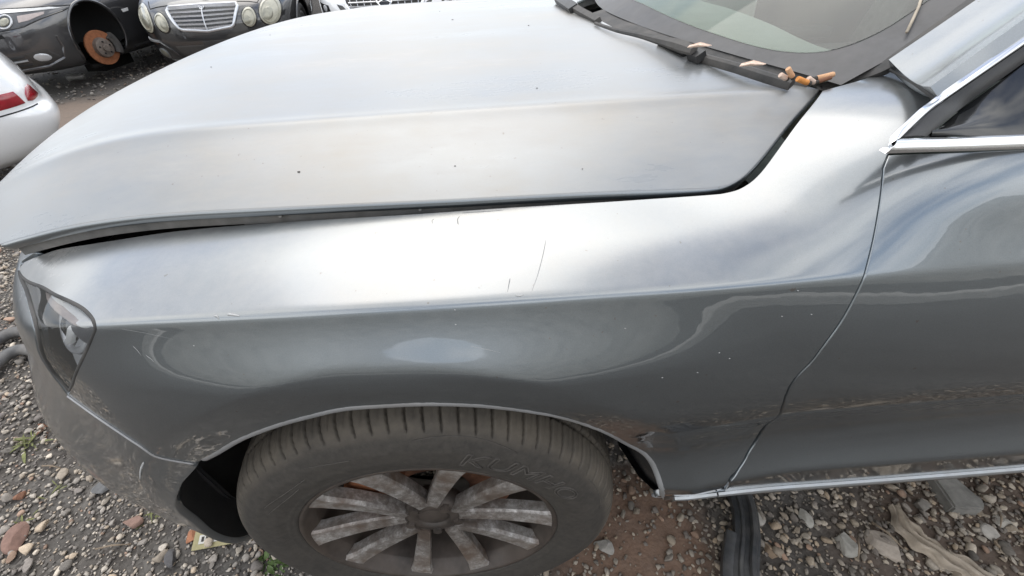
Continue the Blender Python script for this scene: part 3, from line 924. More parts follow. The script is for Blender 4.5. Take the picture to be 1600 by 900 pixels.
ws = part(panel('windscreen', glass_ol, ws_ev, M['wsglass'], None, _wg, step=0.03, thick=0.0))
# frit band = ring between the base/side edge and the glass outline
out_half = [(0.612, 0.80)] + [(0.612-0.0*t, t) for t in (0.6, 0.3, 0.1)] + [(0.612, 0.0), (0.8, 0.0), (1.05, 0.0), (YC, 0.0)]
fr_ol = out_half + inner[::-1]
for k_, ol in enumerate((fr_ol, [(2*YC-a, b) for a, b in fr_ol])):
    o = panel('frit_band', [tuple(map(float, q)) for q in ol], ws_ev, M['frit'], None, _wg, step=0.02, thick=0.0, inset=0.0008)
    sub(o, ws)
# pillar trim (black) beside the glass
def strip_between(name, A, B, mat, thick=0.008, parent=car, bulge=0.0):
    A = np.asarray(A, float); B = np.asarray(B, float); n = len(A); k = 7
    vs = []
    for t in np.linspace(0, 1, k):
        mid = A+(B-A)*t
        nn = np.cross(np.gradient(A, axis=0), B-A); nn /= np.linalg.norm(nn, axis=1, keepdims=True)
        nn *= -np.sign(nn[:, 1:2]+1e-9)
        vs += [tuple(p) for p in mid+nn*bulge*(1-(2*t-1)**2)]
    fs = [(r*n+i, r*n+i+1, (r+1)*n+i+1, (r+1)*n+i) for r in range(k-1) for i in range(n-1)]
    bm = bmesh.new(); bv = [bm.verts.new(v) for v in vs]
    for f in fs: bm.faces.new([bv[i] for i in f])
    bmesh.ops.recalc_face_normals(bm, faces=bm.faces)
    if sum(f.normal.y for f in bm.faces) > 0: bmesh.ops.reverse_faces(bm, faces=bm.faces)
    g = bmesh.ops.solidify(bm, geom=bm.faces[:], thickness=thick)
    o = bm_obj(name, bm, mat); sharp(o, 40)
    return part(o, parent) if parent is car else sub(o, parent)
LA = lambda pts: np.array([atY(*p) for p in pts])
trim_o = LA([(1279,141,.645),(1310,134.5,.628),(1345,124,.615),(1388,107,.600),(1440,72,.606),(1495,34,.614),(1545,0,.622),(1640,-66,.64)])
trim_i = LA([(1266,135,.665),(1297,126,.652),(1332,112,.64),(1372,92,.630),(1420,60,.636),(1468,27,.643),(1508,-1,.648),(1602,-66,.665)])
strip_between('pillar_trim', round_path(trim_i, 4), round_path(trim_o, 4), M['dustyblack'], 0.010, bulge=0.003)
pil_t = LA([(1391,109,.599),(1442,74.5,.605),(1497,37,.613),(1548,2,.621),(1642,-62,.638)])
pil_b = LA([(1467,153.5,.452),(1500,130,.458),(1548,95,.466),(1600,58,.475),(1690,-6,.49)])
strip_between('windscreen_pillar', round_path(pil_t, 5), round_path(pil_b, 5), M['paint'], 0.015, bulge=0.012)
bm = bmesh.new()
gp = [atY(*p) for p in ((1383,107,.612),(1400,112,.585),(1425,126,.53),(1447,142,.483),(1465,156,.458))]
sweep(bm, [tuple(p) for p in round_path(gp, 6)], circ(0.0028, 8), up=(0, -0.4, 1))
part(bm_obj('pillar_gap_seal', bm, M['rubber']))
# chrome window surround
def ribbon(name, A, B, mat, thick, bulge=0.002):
    return strip_between(name, round_path(LA(A), 6), round_path(LA(B), 6), mat, thick, bulge=bulge)
ribbon('chrome_frame', [(1388,226,.404),(1410,200,.416),(1440,173,.432),(1466,155,.447),(1500,131,.453),(1548,97,.461),(1600,60,.470),(1690,-4,.485)],
       [(1409,214,.409),(1428,196,.420),(1452,174,.434),(1476,156,.447),(1512,131,.453),(1560,98,.461),(1612,62,.470),(1702,-2,.485)], M['chrome'], 0.008)
ribbon('chrome_frame', [(1401,217,.408),(1450,215,.411),(1520,213,.413),(1600,210,.415),(1900,199,.42)],
       [(1383,240,.398),(1450,237.5,.401),(1520,235.5,.403),(1600,232.5,.405),(1900,221,.41)], M['chrome'], 0.008, 0.004)
ribbon('window_frame', [(1405,215,.412),(1428,198,.424),(1452,175,.437),(1477,157,.450),(1513,132,.456),(1561,99,.464),(1613,63,.473),(1704,-1,.488)],
       [(1447,213.5,.418),(1465,199,.428),(1488,180,.440),(1510,163,.452),(1545,137,.459),(1590,105,.467),(1640,70,.476),(1730,8,.491)], M['black'], 0.012, 0.003)
mt = LA([(1449,213,.424),(1467,199.5,.434),(1490,180.5,.446),(1512,163.5,.458),(1547,138,.465),(1592,106,.473),(1642,71,.482),(1732,9,.497)])
mb = LA([(1456,213,.422),(1500,212.5,.422),(1540,212,.422),(1575,211,.422),(1605,210,.422),(1640,209,.422),(1680,207,.422),(1740,205,.422)])
o = strip_between('mirror_base', mt, mb, M['blackgloss'], 0.01, bulge=0.006)

# dashboard under the glass
M['dash'] = simple('grey_green_dashboard', (0.62, 0.62, 0.54), 0.6, 0, var=0.08, vscale=8, dust=0.2, dustcol=(.5,.48,.42))
bm = bmesh.new()
de = [atZ(px, py, 1.078) for px, py in ((1312,80),(1285,72),(1250,57),(1215,40),(1180,26),(1140,12),(1100,-2))]
de = round_path([(q[0], q[1], q[2]) for q in de] + [(0.86, 1.62, 1.078), (0.74, 1.95, 1.078)], 5)
rows = []
for q in de:
    x0 = float(np.interp(q[1], _wy, WB[:, 0]))+0.03
    rows.append([bm.verts.new(p) for p in ((x0, q[1], 1.060), (x0*.5+q[0]*.5, q[1], 1.074), (q[0]-.01, q[1], 1.079), (q[0], q[1], 1.072), (q[0]+.01, q[1], 0.90))])
for a, b in zip(rows[:-1], rows[1:]):
    for i in range(4): bm.faces.new((a[i], a[i+1], b[i+1], b[i]))
part(bm_obj('dashboard', bm, M['dash']))
# cabin: dark seats and floor
M['cabin'] = simple('dark_cabin_trim', (0.06, 0.065, 0.06), 0.8, 0, var=0.3)
bm = bmesh.new(); add_box(bm, (1.5, 1.5, 0.05), Matrix.Translation((1.4, YC, 0.70))); add_box(bm, (0.05, 1.5, 0.8), Matrix.Translation((2.1, YC, 1.0)))
part(bm_obj('cabin_floor', bm, M['cabin'], smooth=False))
for yy in (0.95, 1.67):
    bm = bmesh.new()
    add_box(bm, (0.16, 0.48, 0.62), Matrix.Translation((1.55, yy, 1.05)) @ Matrix.Rotation(R(18), 4, 'Y'), 0.05, 3)
    add_box(bm, (0.10, 0.26, 0.18), Matrix.Translation((1.68, yy, 1.45)), 0.04, 3)
    add_box(bm, (0.5, 0.48, 0.14), Matrix.Translation((1.28, yy, 0.80)), 0.05, 3)
    part(bm_obj('seat', bm, M['cabin']))
bm = bmesh.new()
for k in range(32): pass
cc = Vector((0.98, 0.95, 1.10)); rot = Matrix.Rotation(R(-65), 4, 'Y')
sweep(bm, [tuple(cc + (rot @ Vector((0.185*math.cos(a), 0.185*math.sin(a), 0)))) for a in np.linspace(0, 2*math.pi, 32, endpoint=False)], circ(0.016, 8), up=(0.42, 0, 0.9), closed=True)
add_box(bm, (0.02, 0.34, 0.05), Matrix.Translation(cc) @ rot, 0.008)
part(bm_obj('steering_wheel', bm, M['cabin']))
M['doortrim'] = simple('grey_green_door_trim', (0.13, 0.15, 0.145), 0.8, 0, var=0.15, vscale=6)
bm = bmesh.new(); add_box(bm, (3.0, 0.03, 0.72), Matrix.Translation((2.0, 2.17, 0.72)), 0.01); add_box(bm, (0.6, 0.06, 0.05), Matrix.Translation((1.2, 2.14, 0.86)), 0.015)
part(bm_obj('far_door_trim', bm, M['doortrim']))
# roof, far side and rear half of the body, so that the car is whole
bm = bmesh.new()
secs = []
for xx, hw, zb, zs, zt, hr in ((0.62, .93, .30, 1.06, 1.10, .62), (1.20, .94, .30, 1.08, 1.44, .58), (1.42, .94, .30, 1.09, 1.52, .57), (2.1, .94, .30, 1.10, 1.57, .57), (2.9, .93, .31, 1.11, 1.55, .56), (3.45, .89, .36, 1.12, 1.42, .53), (3.75, .80, .50, 1.05, 1.10, .52)):
    secs.append((xx, [(YC-hw*0.92, zb), (YC-hw, zb+.12), (YC-hw, (zb+zs)/2), (YC-hw+.03, zs), (YC-hr-.06, zt-.10), (YC-hr, zt-.02), (YC, zt+.02),
                      (YC+hr, zt-.02), (YC+hr+.06, zt-.10), (YC+hw-.03, zs), (YC+hw, (zb+zs)/2), (YC+hw, zb+.12), (YC+hw*.92, zb)]))
secs_body = [(x_, p) for x_, p in secs if x_ > 1.41]
rows = [[bm.verts.new((x_, a, b)) for a, b in p] for x_, p in secs_body]
for a, b in zip(rows[:-1], rows[1:]):
    for i in range(len(a)-1): bm.faces.new((a[i], a[i+1], b[i+1], b[i]))
bm.faces.new(rows[-1])
part(sharp(bm_obj('rear_body', bm, M['paint']), 30))
bm = bmesh.new()
rf = [[bm.verts.new((x_, YC+k*hr, z_+0.02*(1-k*k))) for k in (-1, -.5, 0, .5, 1)] for x_, z_, hr in ((1.30, 1.455, .585), (1.36, 1.49, .58), (1.42, 1.51, .57))]
for a, b in zip(rf[:-1], rf[1:]):
    for i in range(4): bm.faces.new((a[i], a[i+1], b[i+1], b[i]))
part(bm_obj('roof_edge', bm, M['paint']))
# far flank
fa = GRID[::6, ::6].copy(); fa[..., 1] = 2*YC-fa[..., 1]
fi = np.arange(fa.shape[0]*fa.shape[1]).reshape(fa.shape[:2])
fq = np.stack([fi[:-1, :-1], fi[1:, :-1], fi[1:, 1:], fi[:-1, 1:]], -1).reshape(-1, 4)
part(mesh_obj('far_flank', fa.reshape(-1, 3), fq, M['paint_low']))

# wipers
def on_ws(px, py, lift):
    q = ws_px(px, py); P_, n_ = ws_ev([q]); return Vector(P_[0])+Vector(n_[0])*lift
wp = part(empty('wiper'))
def wbar(name, pts, prof, mat, up=(-0.45, -0.1, 0.88), scale=None):
    bm = bmesh.new(); sweep(bm, [tuple(p) for p in pts], prof, up=up, scale=scale)
    o = sharp(bm_obj(name, bm, mat), 40); o.parent = wp; o.matrix_parent_inverse = Matrix.Identity(4); return o
wp.location = (0, 0, 0)
def P3(px, py, z): return Vector(atZ(px, py, z))
arm = round_path([P3(930,36,1.092), P3(965,47.5,1.092), P3(1000,54.5,1.092), P3(1030,62,1.093), P3(1060,69.5,1.094), P3(1084,78,1.092)], 4)
wbar('arm', arm, [(-.011, -.008), (-.013, .000), (-.007, .008), (.007, .008), (.013, .000), (.011, -.008)], M['dustyblack'], scale=np.interp(np.linspace(0, 1, len(arm)), [0, .3, .55, .85, 1], [.25, .35, .55, .85, .6]))
wbar('pivot_cap', [P3(1034,64,1.086), P3(1056,73,1.084), P3(1074,80,1.083)], [(-.009, -.010), (-.009, .004), (.0, .007), (.009, .004), (.009, -.010)], M['black'])
wbar('blade', [P3(1078,86,1.078), P3(1092,88,1.080), P3(1150,104,1.079), P3(1200,120,1.076), P3(1237,131,1.073)], [(-.008, -.006), (-.007, .002), (-.002, .005), (.003, .004), (.007, -.002), (.007, -.006)], M['dustyblack'])
wbar('clip', [P3(1080,83,1.084), P3(1096,88,1.084)], [(-.009, -.008), (-.009, .005), (.009, .005), (.009, -.008)], M['black'])
tag(wp, 'near wiper lying along the base of the windscreen')
wp = part(empty('wiper'))
wbar('arm', [P3(872,-4,1.104), P3(884,4,1.104), P3(896,12,1.102)], [(-.012, -.010), (-.012, .004), (.012, .004), (.012, -.010)], M['black'])
wbar('blade', [P3(893,8,1.104), P3(908,17,1.100), P3(934,31,1.094)], [(-.008, -.008), (-.007, .003), (.007, .003), (.008, -.008)], M['dustyblack'])
tag(wp, 'far wiper at the middle of the windscreen base')
# scuttle panel under the wipers
bm = bmesh.new()
sc_a = [tuple(hood_ev([shrink(np.array([q]), 0.0)[0]], 0.022)[0][0]) for q in cowl+[cowl_c]]
ra = [bm.verts.new((p[0]-0.02, p[1], p[2])) for p in sc_a]
rb = [bm.verts.new((float(np.interp(p[1], _wy, WB[:, 0]))+0.01, p[1], float(np.interp(p[1], _wy, WB[:, 2]))+0.002)) for p in sc_a]
for i in range(len(ra)-1): bm.faces.new((ra[i], ra[i+1], rb[i+1], rb[i]))
part(bm_obj('scuttle_panel', bm, M['dustyblack']))
# crack / stalk on the glass near the pillar
bm = bmesh.new(); sweep(bm, [tuple(on_ws(*p, 0.004)) for p in ((1447,-6),(1440,16),(1430,36),(1419,57))], circ(0.0018, 6), up=(0, 0, 1)); 
o = bm_obj('straw', bm, simple('dry_straw', (0.42, 0.36, 0.28), 0.8)); tag(o, 'thin dry stalk lying on the windscreen near the pillar', 'straw')

# ------------------------------------------------------------------ front wheel
WC = Vector((-0.169, 0.363, 0.36))
def tyre_mat():
    m, nt, p, out = new_mat('dusty_tyre_rubber')
    n1 = noise(nt, 14, 6, 0.65); n2 = noise(nt, 90, 4, 0.7)
    a = N(nt, 'ShaderNodeAttribute', attribute_name='mud')
    c = mixc(nt, maprange(nt, n2.outputs['Fac'], 0.3, 0.7, 0, 1), (0.022, 0.020, 0.018), (0.048, 0.043, 0.037))
    f = math_n(nt, 'MULTIPLY', a.outputs['Fac'], maprange(nt, n1.outputs['Fac'], 0.3, 0.7, 0.35, 1.0))
    c = mixc(nt, f, c, (0.150, 0.126, 0.096))
    nt.links.new(c, p.inputs['Base Color']); p.inputs['Roughness'].default_value = 0.78
    bump(nt, p, n2.outputs['Fac'], 0.25, 0.002)
    return m
M['tyre'] = tyre_mat()
def rim_mat():
    m, nt, p, out = new_mat('corroded_alloy')
    n1 = noise(nt, 42, 7, 0.75); n2 = noise(nt, 120, 5, 0.75); n3 = noise(nt, 14, 4, 0.6)
    c = mixc(nt, maprange(nt, n2.outputs['Fac'], 0.35, 0.65, 0, 1), (0.36, 0.335, 0.31), (0.60, 0.58, 0.55))
    c = mixc(nt, maprange(nt, n1.outputs['Fac'], 0.38, 0.66, 0, 0.85), c, (0.10, 0.078, 0.062))
    c = mixc(nt, maprange(nt, n3.outputs['Fac'], 0.46, 0.64, 0, 0.8), c, (0.135, 0.088, 0.058))
    g_ = N(nt, 'ShaderNodeNewGeometry'); vs_ = N(nt, 'ShaderNodeVectorMath', operation='SUBTRACT'); nt.links.new(g_.outputs['Position'], vs_.inputs[0]); vs_.inputs[1].default_value = (-0.169, 0.363, 0.36)
    vl_ = N(nt, 'ShaderNodeVectorMath', operation='LENGTH'); nt.links.new(vs_.outputs[0], vl_.inputs[0])
    soot = math_n(nt, 'MULTIPLY', maprange(nt, vl_.outputs['Value'], 0.05, 0.23, 0.92, 0.12), maprange(nt, n1.outputs['Fac'], 0.36, 0.58, 0.35, 1.0))
    c = mixc(nt, soot, c, (0.060, 0.046, 0.037))     # brake dust caked round the hub
    nt.links.new(c, p.inputs['Base Color'])
    p.inputs['Roughness'].default_value = 0.42
    mt_ = maprange(nt, n1.outputs['Fac'], 0.42, 0.64, 0.35, 0.02); nt.links.new(mt_, p.inputs['Metallic'])
    bump(nt, p, n2.outputs['Fac'], 0.3, 0.0015)
    return m
M['rim'] = rim_mat()
M['barrel'] = simple('grimy_alloy_barrel', (0.060, 0.050, 0.043), 0.5, 0.3, var=0.4, vscale=25, dust=0.4, dustcol=(0.13, 0.095, 0.07))
M['rust'] = simple('rusted_iron', (0.17, 0.075, 0.04), 0.85, 0, var=0.4, vscale=60, bmp=0.3, bscale=150)
M['rust_bright'] = simple('bright_rust', (0.30, 0.115, 0.05), 0.85, 0, var=0.3, vscale=40, bmp=0.3, bscale=150)
wheel = part(empty('wheel'))
def lathe(name, prof, nseg, mat, parent, disp=None, attr=None, a0=0):
    prof = np.asarray(prof, float); m = len(prof)
    th = np.linspace(0, 2*np.pi, nseg, endpoint=False)+a0
    Rr = np.repeat(prof[None, :, 0], nseg, 0); Yy = np.repeat(prof[None, :, 1], nseg, 0)
    if disp is not None: Rr, Yy = disp(th[:, None], Rr, Yy)
    V = np.stack([WC.x+Rr*np.cos(th)[:, None], Yy, WC.z+Rr*np.sin(th)[:, None]], -1).reshape(-1, 3)
    fs = []
    for i in range(nseg):
        k = (i+1) % nseg
        for j in range(m-1): fs.append((i*m+j, k*m+j, k*m+j+1, i*m+j+1))
    o = mesh_obj(name, V, fs, mat)
    o.parent = parent; o.matrix_parent_inverse = Matrix.Identity(4)
    if attr is not None:
        v = attr(Rr, Yy).ravel().astype(np.float32)
        at = o.data.attributes.new('mud', 'FLOAT', 'POINT'); at.data.foreach_set('value', v)
    return o
tp = smooth_poly([(.240,.372),(.2425,.362),(.247,.3565),(.2525,.355),(.262,.3525),(.285,.3475),(.305,.3475),(.322,.352),(.336,.360),(.348,.371),(.3555,.385),(.360,.400),(.364,.425),(.366,.46),(.366,.50),(.364,.535),(.355,.575),(.335,.60),(.30,.61),(.25,.60)], 150)
def tread(th, Rr, Yy):
    a = (th/(2*np.pi)*84) % 1.0
    sh = np.clip((Rr-0.338)/0.008, 0, 1)                     # only on the shoulder and tread
    w = np.abs(a-0.5-0.22*np.sin((Yy-0.37)*40))
    g = np.clip(1.6*(1-w/0.085), 0, 1)
    b = (th/(2*np.pi)*168+0.31) % 1.0
    g2 = np.clip(1-np.abs(b-0.5)/0.10, 0, 1)*0.45*np.clip((Yy-0.372)/0.01, 0, 1)
    Rn = Rr-sh*(g*0.0085+g2*0.006)
    for yc in (0.418, 0.462, 0.508): Rn = Rn-0.007*np.clip(1-np.abs(Yy-yc)/0.006, 0, 1)*(Rr > 0.355)
    # thin moulded ribs on the sidewall
    Yn = Yy.copy()
    for rc in (0.2565, 0.3345, 0.3385): Yn = Yn-0.0012*np.clip(1-np.abs(Rr-rc)/0.0016, 0, 1)*(Yy < 0.45)
    # finely ribbed panels
    q = (np.abs(((th-R(145)) + np.pi) % (2*np.pi)-np.pi) < R(22))
    return Rn, Yn
lathe('tyre', tp, 1088, M['tyre'], wheel, tread, lambda r_, y_: np.clip((r_-0.325)/0.025, 0.14, 0.85)*(1-np.clip((y_-0.44)/0.1, 0, .3)))
# raised sidewall lettering
def arc_text(txt, r0, size, a_mid, mat, outline=True, stretch=1.35):
    cu = bpy.data.curves.new('tmp_text', 'FONT'); cu.body = txt; cu.size = size; cu.align_x = 'CENTER'; cu.shear = 0.15
    cu.fill_mode = 'NONE' if outline else 'BOTH'
    cu.bevel_depth = 0.0009 if outline else 0.0; cu.extrude = 0.0004; cu.resolution_u = 3
    o = bpy.data.objects.new('tmp_text', cu); C.objects.link(o)
    dg = bpy.context.evaluated_depsgraph_get(); me = bpy.data.meshes.new_from_object(o.evaluated_get(dg))
    bpy.data.objects.remove(o)
    v = np.array([tuple(q.co) for q in me.vertices]); v[:, 0] *= stretch
    rr = r0+v[:, 1]; an = a_mid-v[:, 0]/r0
    ysurf = np.interp(rr, tp[:60, 0], tp[:60, 1])-0.0006-v[:, 2]
    W = np.stack([WC.x+rr*np.cos(an), ysurf, WC.z+rr*np.sin(an)], 1)
    me.vertices.foreach_set('co', W.ravel().astype(np.float32)); me.update()
    me.materials.clear(); me.materials.append(mat); me.name = 'raised_lettering'
    ob = bpy.data.objects.new('raised_lettering', me); C.objects.link(ob)
    ob.parent = wheel; ob.matrix_parent_inverse = Matrix.Identity(4)
    return ob
M['letter'] = simple('scuffed_tyre_lettering', (0.070, 0.062, 0.054), 0.8, 0, var=0.3)
arc_text('KUMHO', 0.279, 0.046, R(50), M['letter'])
# moulded flash lines on the sidewall, upper left
for a0, a1, rr in ((150, 128, 0.292), (146, 122, 0.303), (118, 104, 0.318), (58, 86, 0.327), (12, 30, 0.327)):
    bm = bmesh.new()
    pp = []
    for a in np.linspace(R(a0), R(a1), 14):
        r_ = rr+0.010*math.sin((a-R(a0))*6); pp.append((WC.x+r_*math.cos(a), float(np.interp(r_, tp[:60, 0], tp[:60, 1]))-0.0004, WC.z+r_*math.sin(a)))
    sweep(bm, pp, circ(0.0009, 5), up=(0, -1, 0))
    o = bm_obj('sidewall_rib', bm, M['letter']); o.parent = wheel
# rim: flange, barrel, hub, ten spokes in five V pairs
lathe('rim_flange', [(.236,.395),(.2415,.374),(.2440,.366),(.2440,.3605),(.2415,.3580),(.2370,.3590),(.2345,.364),(.2320,.372),(.2270,.380),(.2230,.392)], 144, M['barrel'], wheel)
lathe('rim_barrel', [(.2232,.391),(.219,.42),(.214,.47),(.212,.55),(.19,.56)], 96, M['barrel'], wheel)
def spoke(ang, sgn):
    bm = bmesh.new()
    n = 16; rings = []
    for k in range(n):
        t = k/(n-1); r_ = 0.052+t*(0.2345-0.052)
        p0 = Vector((0.054*math.cos(ang+sgn*R(7)), 0.054*math.sin(ang+sgn*R(7)))); p1 = Vector((0.2345*math.cos(ang+sgn*R(19.5)), 0.2345*math.sin(ang+sgn*R(19.5))))
        pc = p0.lerp(p1, t); a = math.atan2(p1.y-p0.y, p1.x-p0.x)
        w = 0.0130+0.0085*t
        if t > 0.90: w += (t-0.90)*0.05
        yf = 0.3800-0.0175*t+0.0035*math.sin(math.pi*t)
        er = Vector((math.cos(a), 0, math.sin(a))); et = Vector((-math.sin(a), 0, math.cos(a)))
        c = Vector((WC.x+pc.x, 0, WC.z+pc.y))
        pr = [(-w*0.82, 0.030), (-w, 0.009), (-w*0.86, 0.0025+0.0015*sgn), (w*0.86, 0.0025-0.0015*sgn), (w, 0.009), (w*0.82, 0.030)]
        rings.append([bm.verts.new(c+et*u+Vector((0, yf+d, 0))) for u, d in pr])
    for A, B in zip(rings[:-1], rings[1:]):
        for j in range(len(A)): bm.faces.new((A[j], A[(j+1) % len(A)], B[(j+1) % len(A)], B[j]))
    bm.faces.new(rings[0]); bm.faces.new(rings[-1][::-1])
    bmesh.ops.bevel(bm, geom=[e for e in bm.edges if e.is_manifold and e.calc_face_angle(0) > 0.5], offset=0.0012, segments=2, affect='EDGES')
    o = sharp(bm_obj('spoke', bm, M['rim']), 24); o.parent = wheel
for k in range(5):
    for sgn in (-1, 1): spoke(R(92+72*k), sgn)
lathe('hub', [(.001,.392),(.030,.392),(.0335,.3885),(.036,.3850),(.044,.3840),(.055,.3860),(.062,.392),(.064,.42),(.05,.43)], 80, M['barrel'], wheel)
lathe('hub_cap', [(.0005,.3865),(.020,.3870),(.028,.3885),(.0315,.3905),(.032,.395)], 48, M['barrel'], wheel)
for k in range(5):
    a = R(92+36+72*k); c = Vector((WC.x+0.050*math.cos(a), 0.385, WC.z+0.050*math.sin(a)))
    bm = bmesh.new(); bmesh.ops.create_cone(bm, cap_ends=True, segments=6, radius1=0.0105, radius2=0.0095, depth=0.012, matrix=Matrix.Translation(c) @ Matrix.Rotation(R(90), 4, 'X'))
    o = bm_obj('wheel_bolt', bm, M['barrel'], smooth=False); o.parent = wheel
lathe('brake_disc', [(.07,.452),(.072,.446),(.10,.446),(.160,.446),(.162,.449),(.162,.472),(.10,.474)], 80, M['rust'], wheel)
bm = bmesh.new()
for k in range(9):
    pass
cal = [(WC.x+r_*math.cos(a), 0.432, WC.z+r_*math.sin(a)) for a in np.linspace(R(112), R(168), 10) for r_ in (0.150,)]
sweep(bm, cal, [(-.036, -.02), (-.036, .012), (-.02, .02), (.024, .02), (.032, .01), (.032, -.02)], up=(0, -1, 0))
o = bm_obj('brake_caliper', bm, M['rust_bright']); o.parent = wheel

# ------------------------------------------------------------------ scratches and chips in the lacquer
M['scratch'] = simple('bare_scratch', (0.24, 0.24, 0.24), 0.7)
M['chip'] = simple('pale_chip', (0.40, 0.40, 0.39), 0.7)
def scratch(px, w, mat, name='scratch'):
    uv = round_path(SP(px), 4); P_, n_ = side_ev(uv, -0.0001)
    bm = bmesh.new(); sc_ = np.interp(np.linspace(0, 1, len(P_)), [0, .15, .6, 1], [.3, 1, .8, .3])
    sweep(bm, [tuple(p) for p in P_], [(-w, 0), (0, w*.3), (w, 0), (0, -w*.3)], up=[tuple(q) for q in n_], scale=sc_)
    part(bm_obj(name, bm, mat))
scratch([(853,375),(848,400),(840,430),(831,455)], .0004, M['scratch'])
scratch([(797,435),(795,445),(793,456)], .0005, M['scratch'])
scratch([(716,351),(715,343),(718,338)], .0006, M['scratch'])
scratch([(676,349),(675,345),(678,342)], .0004, M['scratch'])
scratch([(722,333),(740,331.5),(760,330.5),(786,328.5)], .0009, M['scratch'])
scratch([(355,491),(365,492),(375,494)], .0018, M['chip'], 'paint_chip')
scratch([(335,493),(340,495),(342,499)], .0014, M['chip'], 'paint_chip')
scratch([(805,461),(812,462),(818,461)], .0013, M['chip'], 'paint_chip')
scratch([(190,514),(230,521),(270,530)], .00018, M['chip'])
scratch([(208,541),(215,548),(221,556)], .0004, M['chip'])
scratch([(228,555),(236,561),(241,566)], .0004, M['chip'])
scratch([(735,541),(760,546),(782,551)], .0002, M['chip'])
scratch([(225,722),(220,734),(219,750)], .0018, M['chip'], 'paint_chip')
for (a, b) in ((1124,551),(1247,454),(1222,494),(1268,491),(977,513),(711,484),(712,507),(1035,590),(1140,560),(303,540),(1090,582)):
    scratch([(a-1.3,b),(a,b+.3),(a+1.3,b+.2)], .0007, M['chip'], 'paint_chip')
M['grit'] = simple('dark_grit', (0.06, 0.05, 0.045), 0.9)
def hood_mark(px, r_):
    P_, n_ = hood_ev([hood_px(*px)], -0.0004)
    bm = bmesh.new(); bmesh.ops.create_icosphere(bm, subdivisions=1, radius=1.0)
    bmesh.ops.scale(bm, vec=(r_*random.uniform(1, 2.4), r_, r_*0.35), verts=bm.verts); bmesh.ops.transform(bm, matrix=Matrix.Translation(P_[0]), verts=bm.verts)
    o = bm_obj('speck', bm, M['grit']); o.parent = hood
for px, r_ in (((467,269),.0016),((687,18),.0012),((707,31),.0016),((826,40),.0018),((839,138),.001),((711,260),.0009),((910,264),.0009),((422,55),.001),((330,105),.0014)):
    hood_mark(px, r_)

# ------------------------------------------------------------------ cigarette ends in the scuttle corner
M['cork'] = simple('cork_filter_paper', (0.62, 0.36, 0.20), 0.8, 0, var=0.2, vscale=200)
M['orange'] = simple('orange_filter_paper', (0.66, 0.27, 0.07), 0.8, 0, var=0.2, vscale=200)
M['pale'] = simple('pale_filter_paper', (0.66, 0.50, 0.40), 0.8, 0, var=0.2, vscale=200)
M['ash'] = simple('burnt_paper', (0.05, 0.045, 0.04), 0.9)
def butt(p0, p1, y, rad, mat, label):
    a, b = Vector(atY(*p0, y)), Vector(atY(*p1, y))
    root = empty('cigarette_end', (a+b)/2)
    tag(root, label, 'cigarette end', 'cigarette ends at the windscreen corner')
    for nm, s, e, m_, k in (('filter', 0, .8, mat, 1), ('ash_tip', .8, 1, M['ash'], .9)):
        bm = bmesh.new(); sweep(bm, [a+(b-a)*(s+(e-s)*t)-(a+b)/2 for t in (0, .06, .5, .94, 1)], circ(rad*k, 10), up=(0.1, 0.2, 1), scale=[.9, 1, .96, 1, .9])
        o = sharp(bm_obj(nm, bm, m_), 50); o.parent = root
butt((1231,107), (1240,123), .62, 0.0036, M['cork'], 'tan cigarette end standing tilted at the windscreen corner')
butt((1219,117), (1231,124), .625, 0.0036, M['pale'], 'pale cigarette end against the wiper tip, left of the tan one')
butt((1246,123), (1266,131), 0.610, 0.0037, M['orange'], 'orange cigarette end at the windscreen corner')
butt((1263,122), (1275,131), 0.615, 0.0033, M['pale'], 'pinkish crushed cigarette end right of the orange one')
butt((1303,116), (1270,124), 0.620, 0.0036, M['cork'], 'long tan cigarette end lying against the windscreen trim')
butt((1299,121), (1274,129), 0.613, 0.0026, M['rust'], 'brown cigarette end under the long tan one')
for (a, b, z), lab in (((1175,101,1.108), 'dry tan leaf scrap lying behind the wiper blade'), ((1092,72,1.116), 'small pale leaf scrap stuck at the wiper joint')):
    c = Vector(atZ(a, b, z)); bm = bmesh.new()
    pts = [(-.018, -.003, 0), (-.006, -.007, .003), (.012, -.005, .001), (.02, .002, 0), (.004, .006, .004), (-.012, .005, .001)]
    t_ = [bm.verts.new(c+Vector(q)) for q in pts]; u_ = [bm.verts.new(c+Vector(q)-Vector((0, 0, .001))) for q in pts]
    bm.faces.new(t_); bm.faces.new(u_[::-1])
    for i in range(6): bm.faces.new((t_[i], t_[(i+1) % 6], u_[(i+1) % 6], u_[i]))
    tag(bm_obj('leaf_scrap', bm, M['pale'], smooth=False), lab, 'leaf')

# ================================================================== BACKGROUND CARS
def car_paint(name, col, metal, dust, rough=0.35):
    m = paint(name, col, dust, dust*0.55, dustcol=(0.22, 0.20, 0.175) if max(col) < 0.3 else (0.55, 0.52, 0.47), metal=metal, rough=rough)
    return m
M['bmw'] = car_paint('dark_grey_paint', (0.050, 0.051, 0.056), 0.5, 0.22)
M['merc'] = car_paint('black_paint', (0.014, 0.015, 0.017), 0.3, 0.10)
M['white'] = car_paint('white_paint', (0.86, 0.86, 0.86), 0.0, 0.06)
M['haze_lens'] = simple('yellowed_lens', (0.44, 0.42, 0.33), 0.22, 0, coat=0.9, var=0.12, vscale=12)
M['haze_inner'] = simple('yellowed_reflector', (0.30, 0.29, 0.23), 0.3, 0.4, coat=0.7, var=0.2, vscale=30)
M['silver'] = simple('silver_grille', (0.62, 0.63, 0.65), 0.28, 0.85, var=0.08)
M['red'] = simple('red_lamp', (0.30, 0.012, 0.02), 0.15, 0, coat=1.0, var=0.15, vscale=20)
M['carglass'] = simple('dark_car_glass', (0.02, 0.024, 0.026), 0.06, 0, coat=1.0, var=0.2)
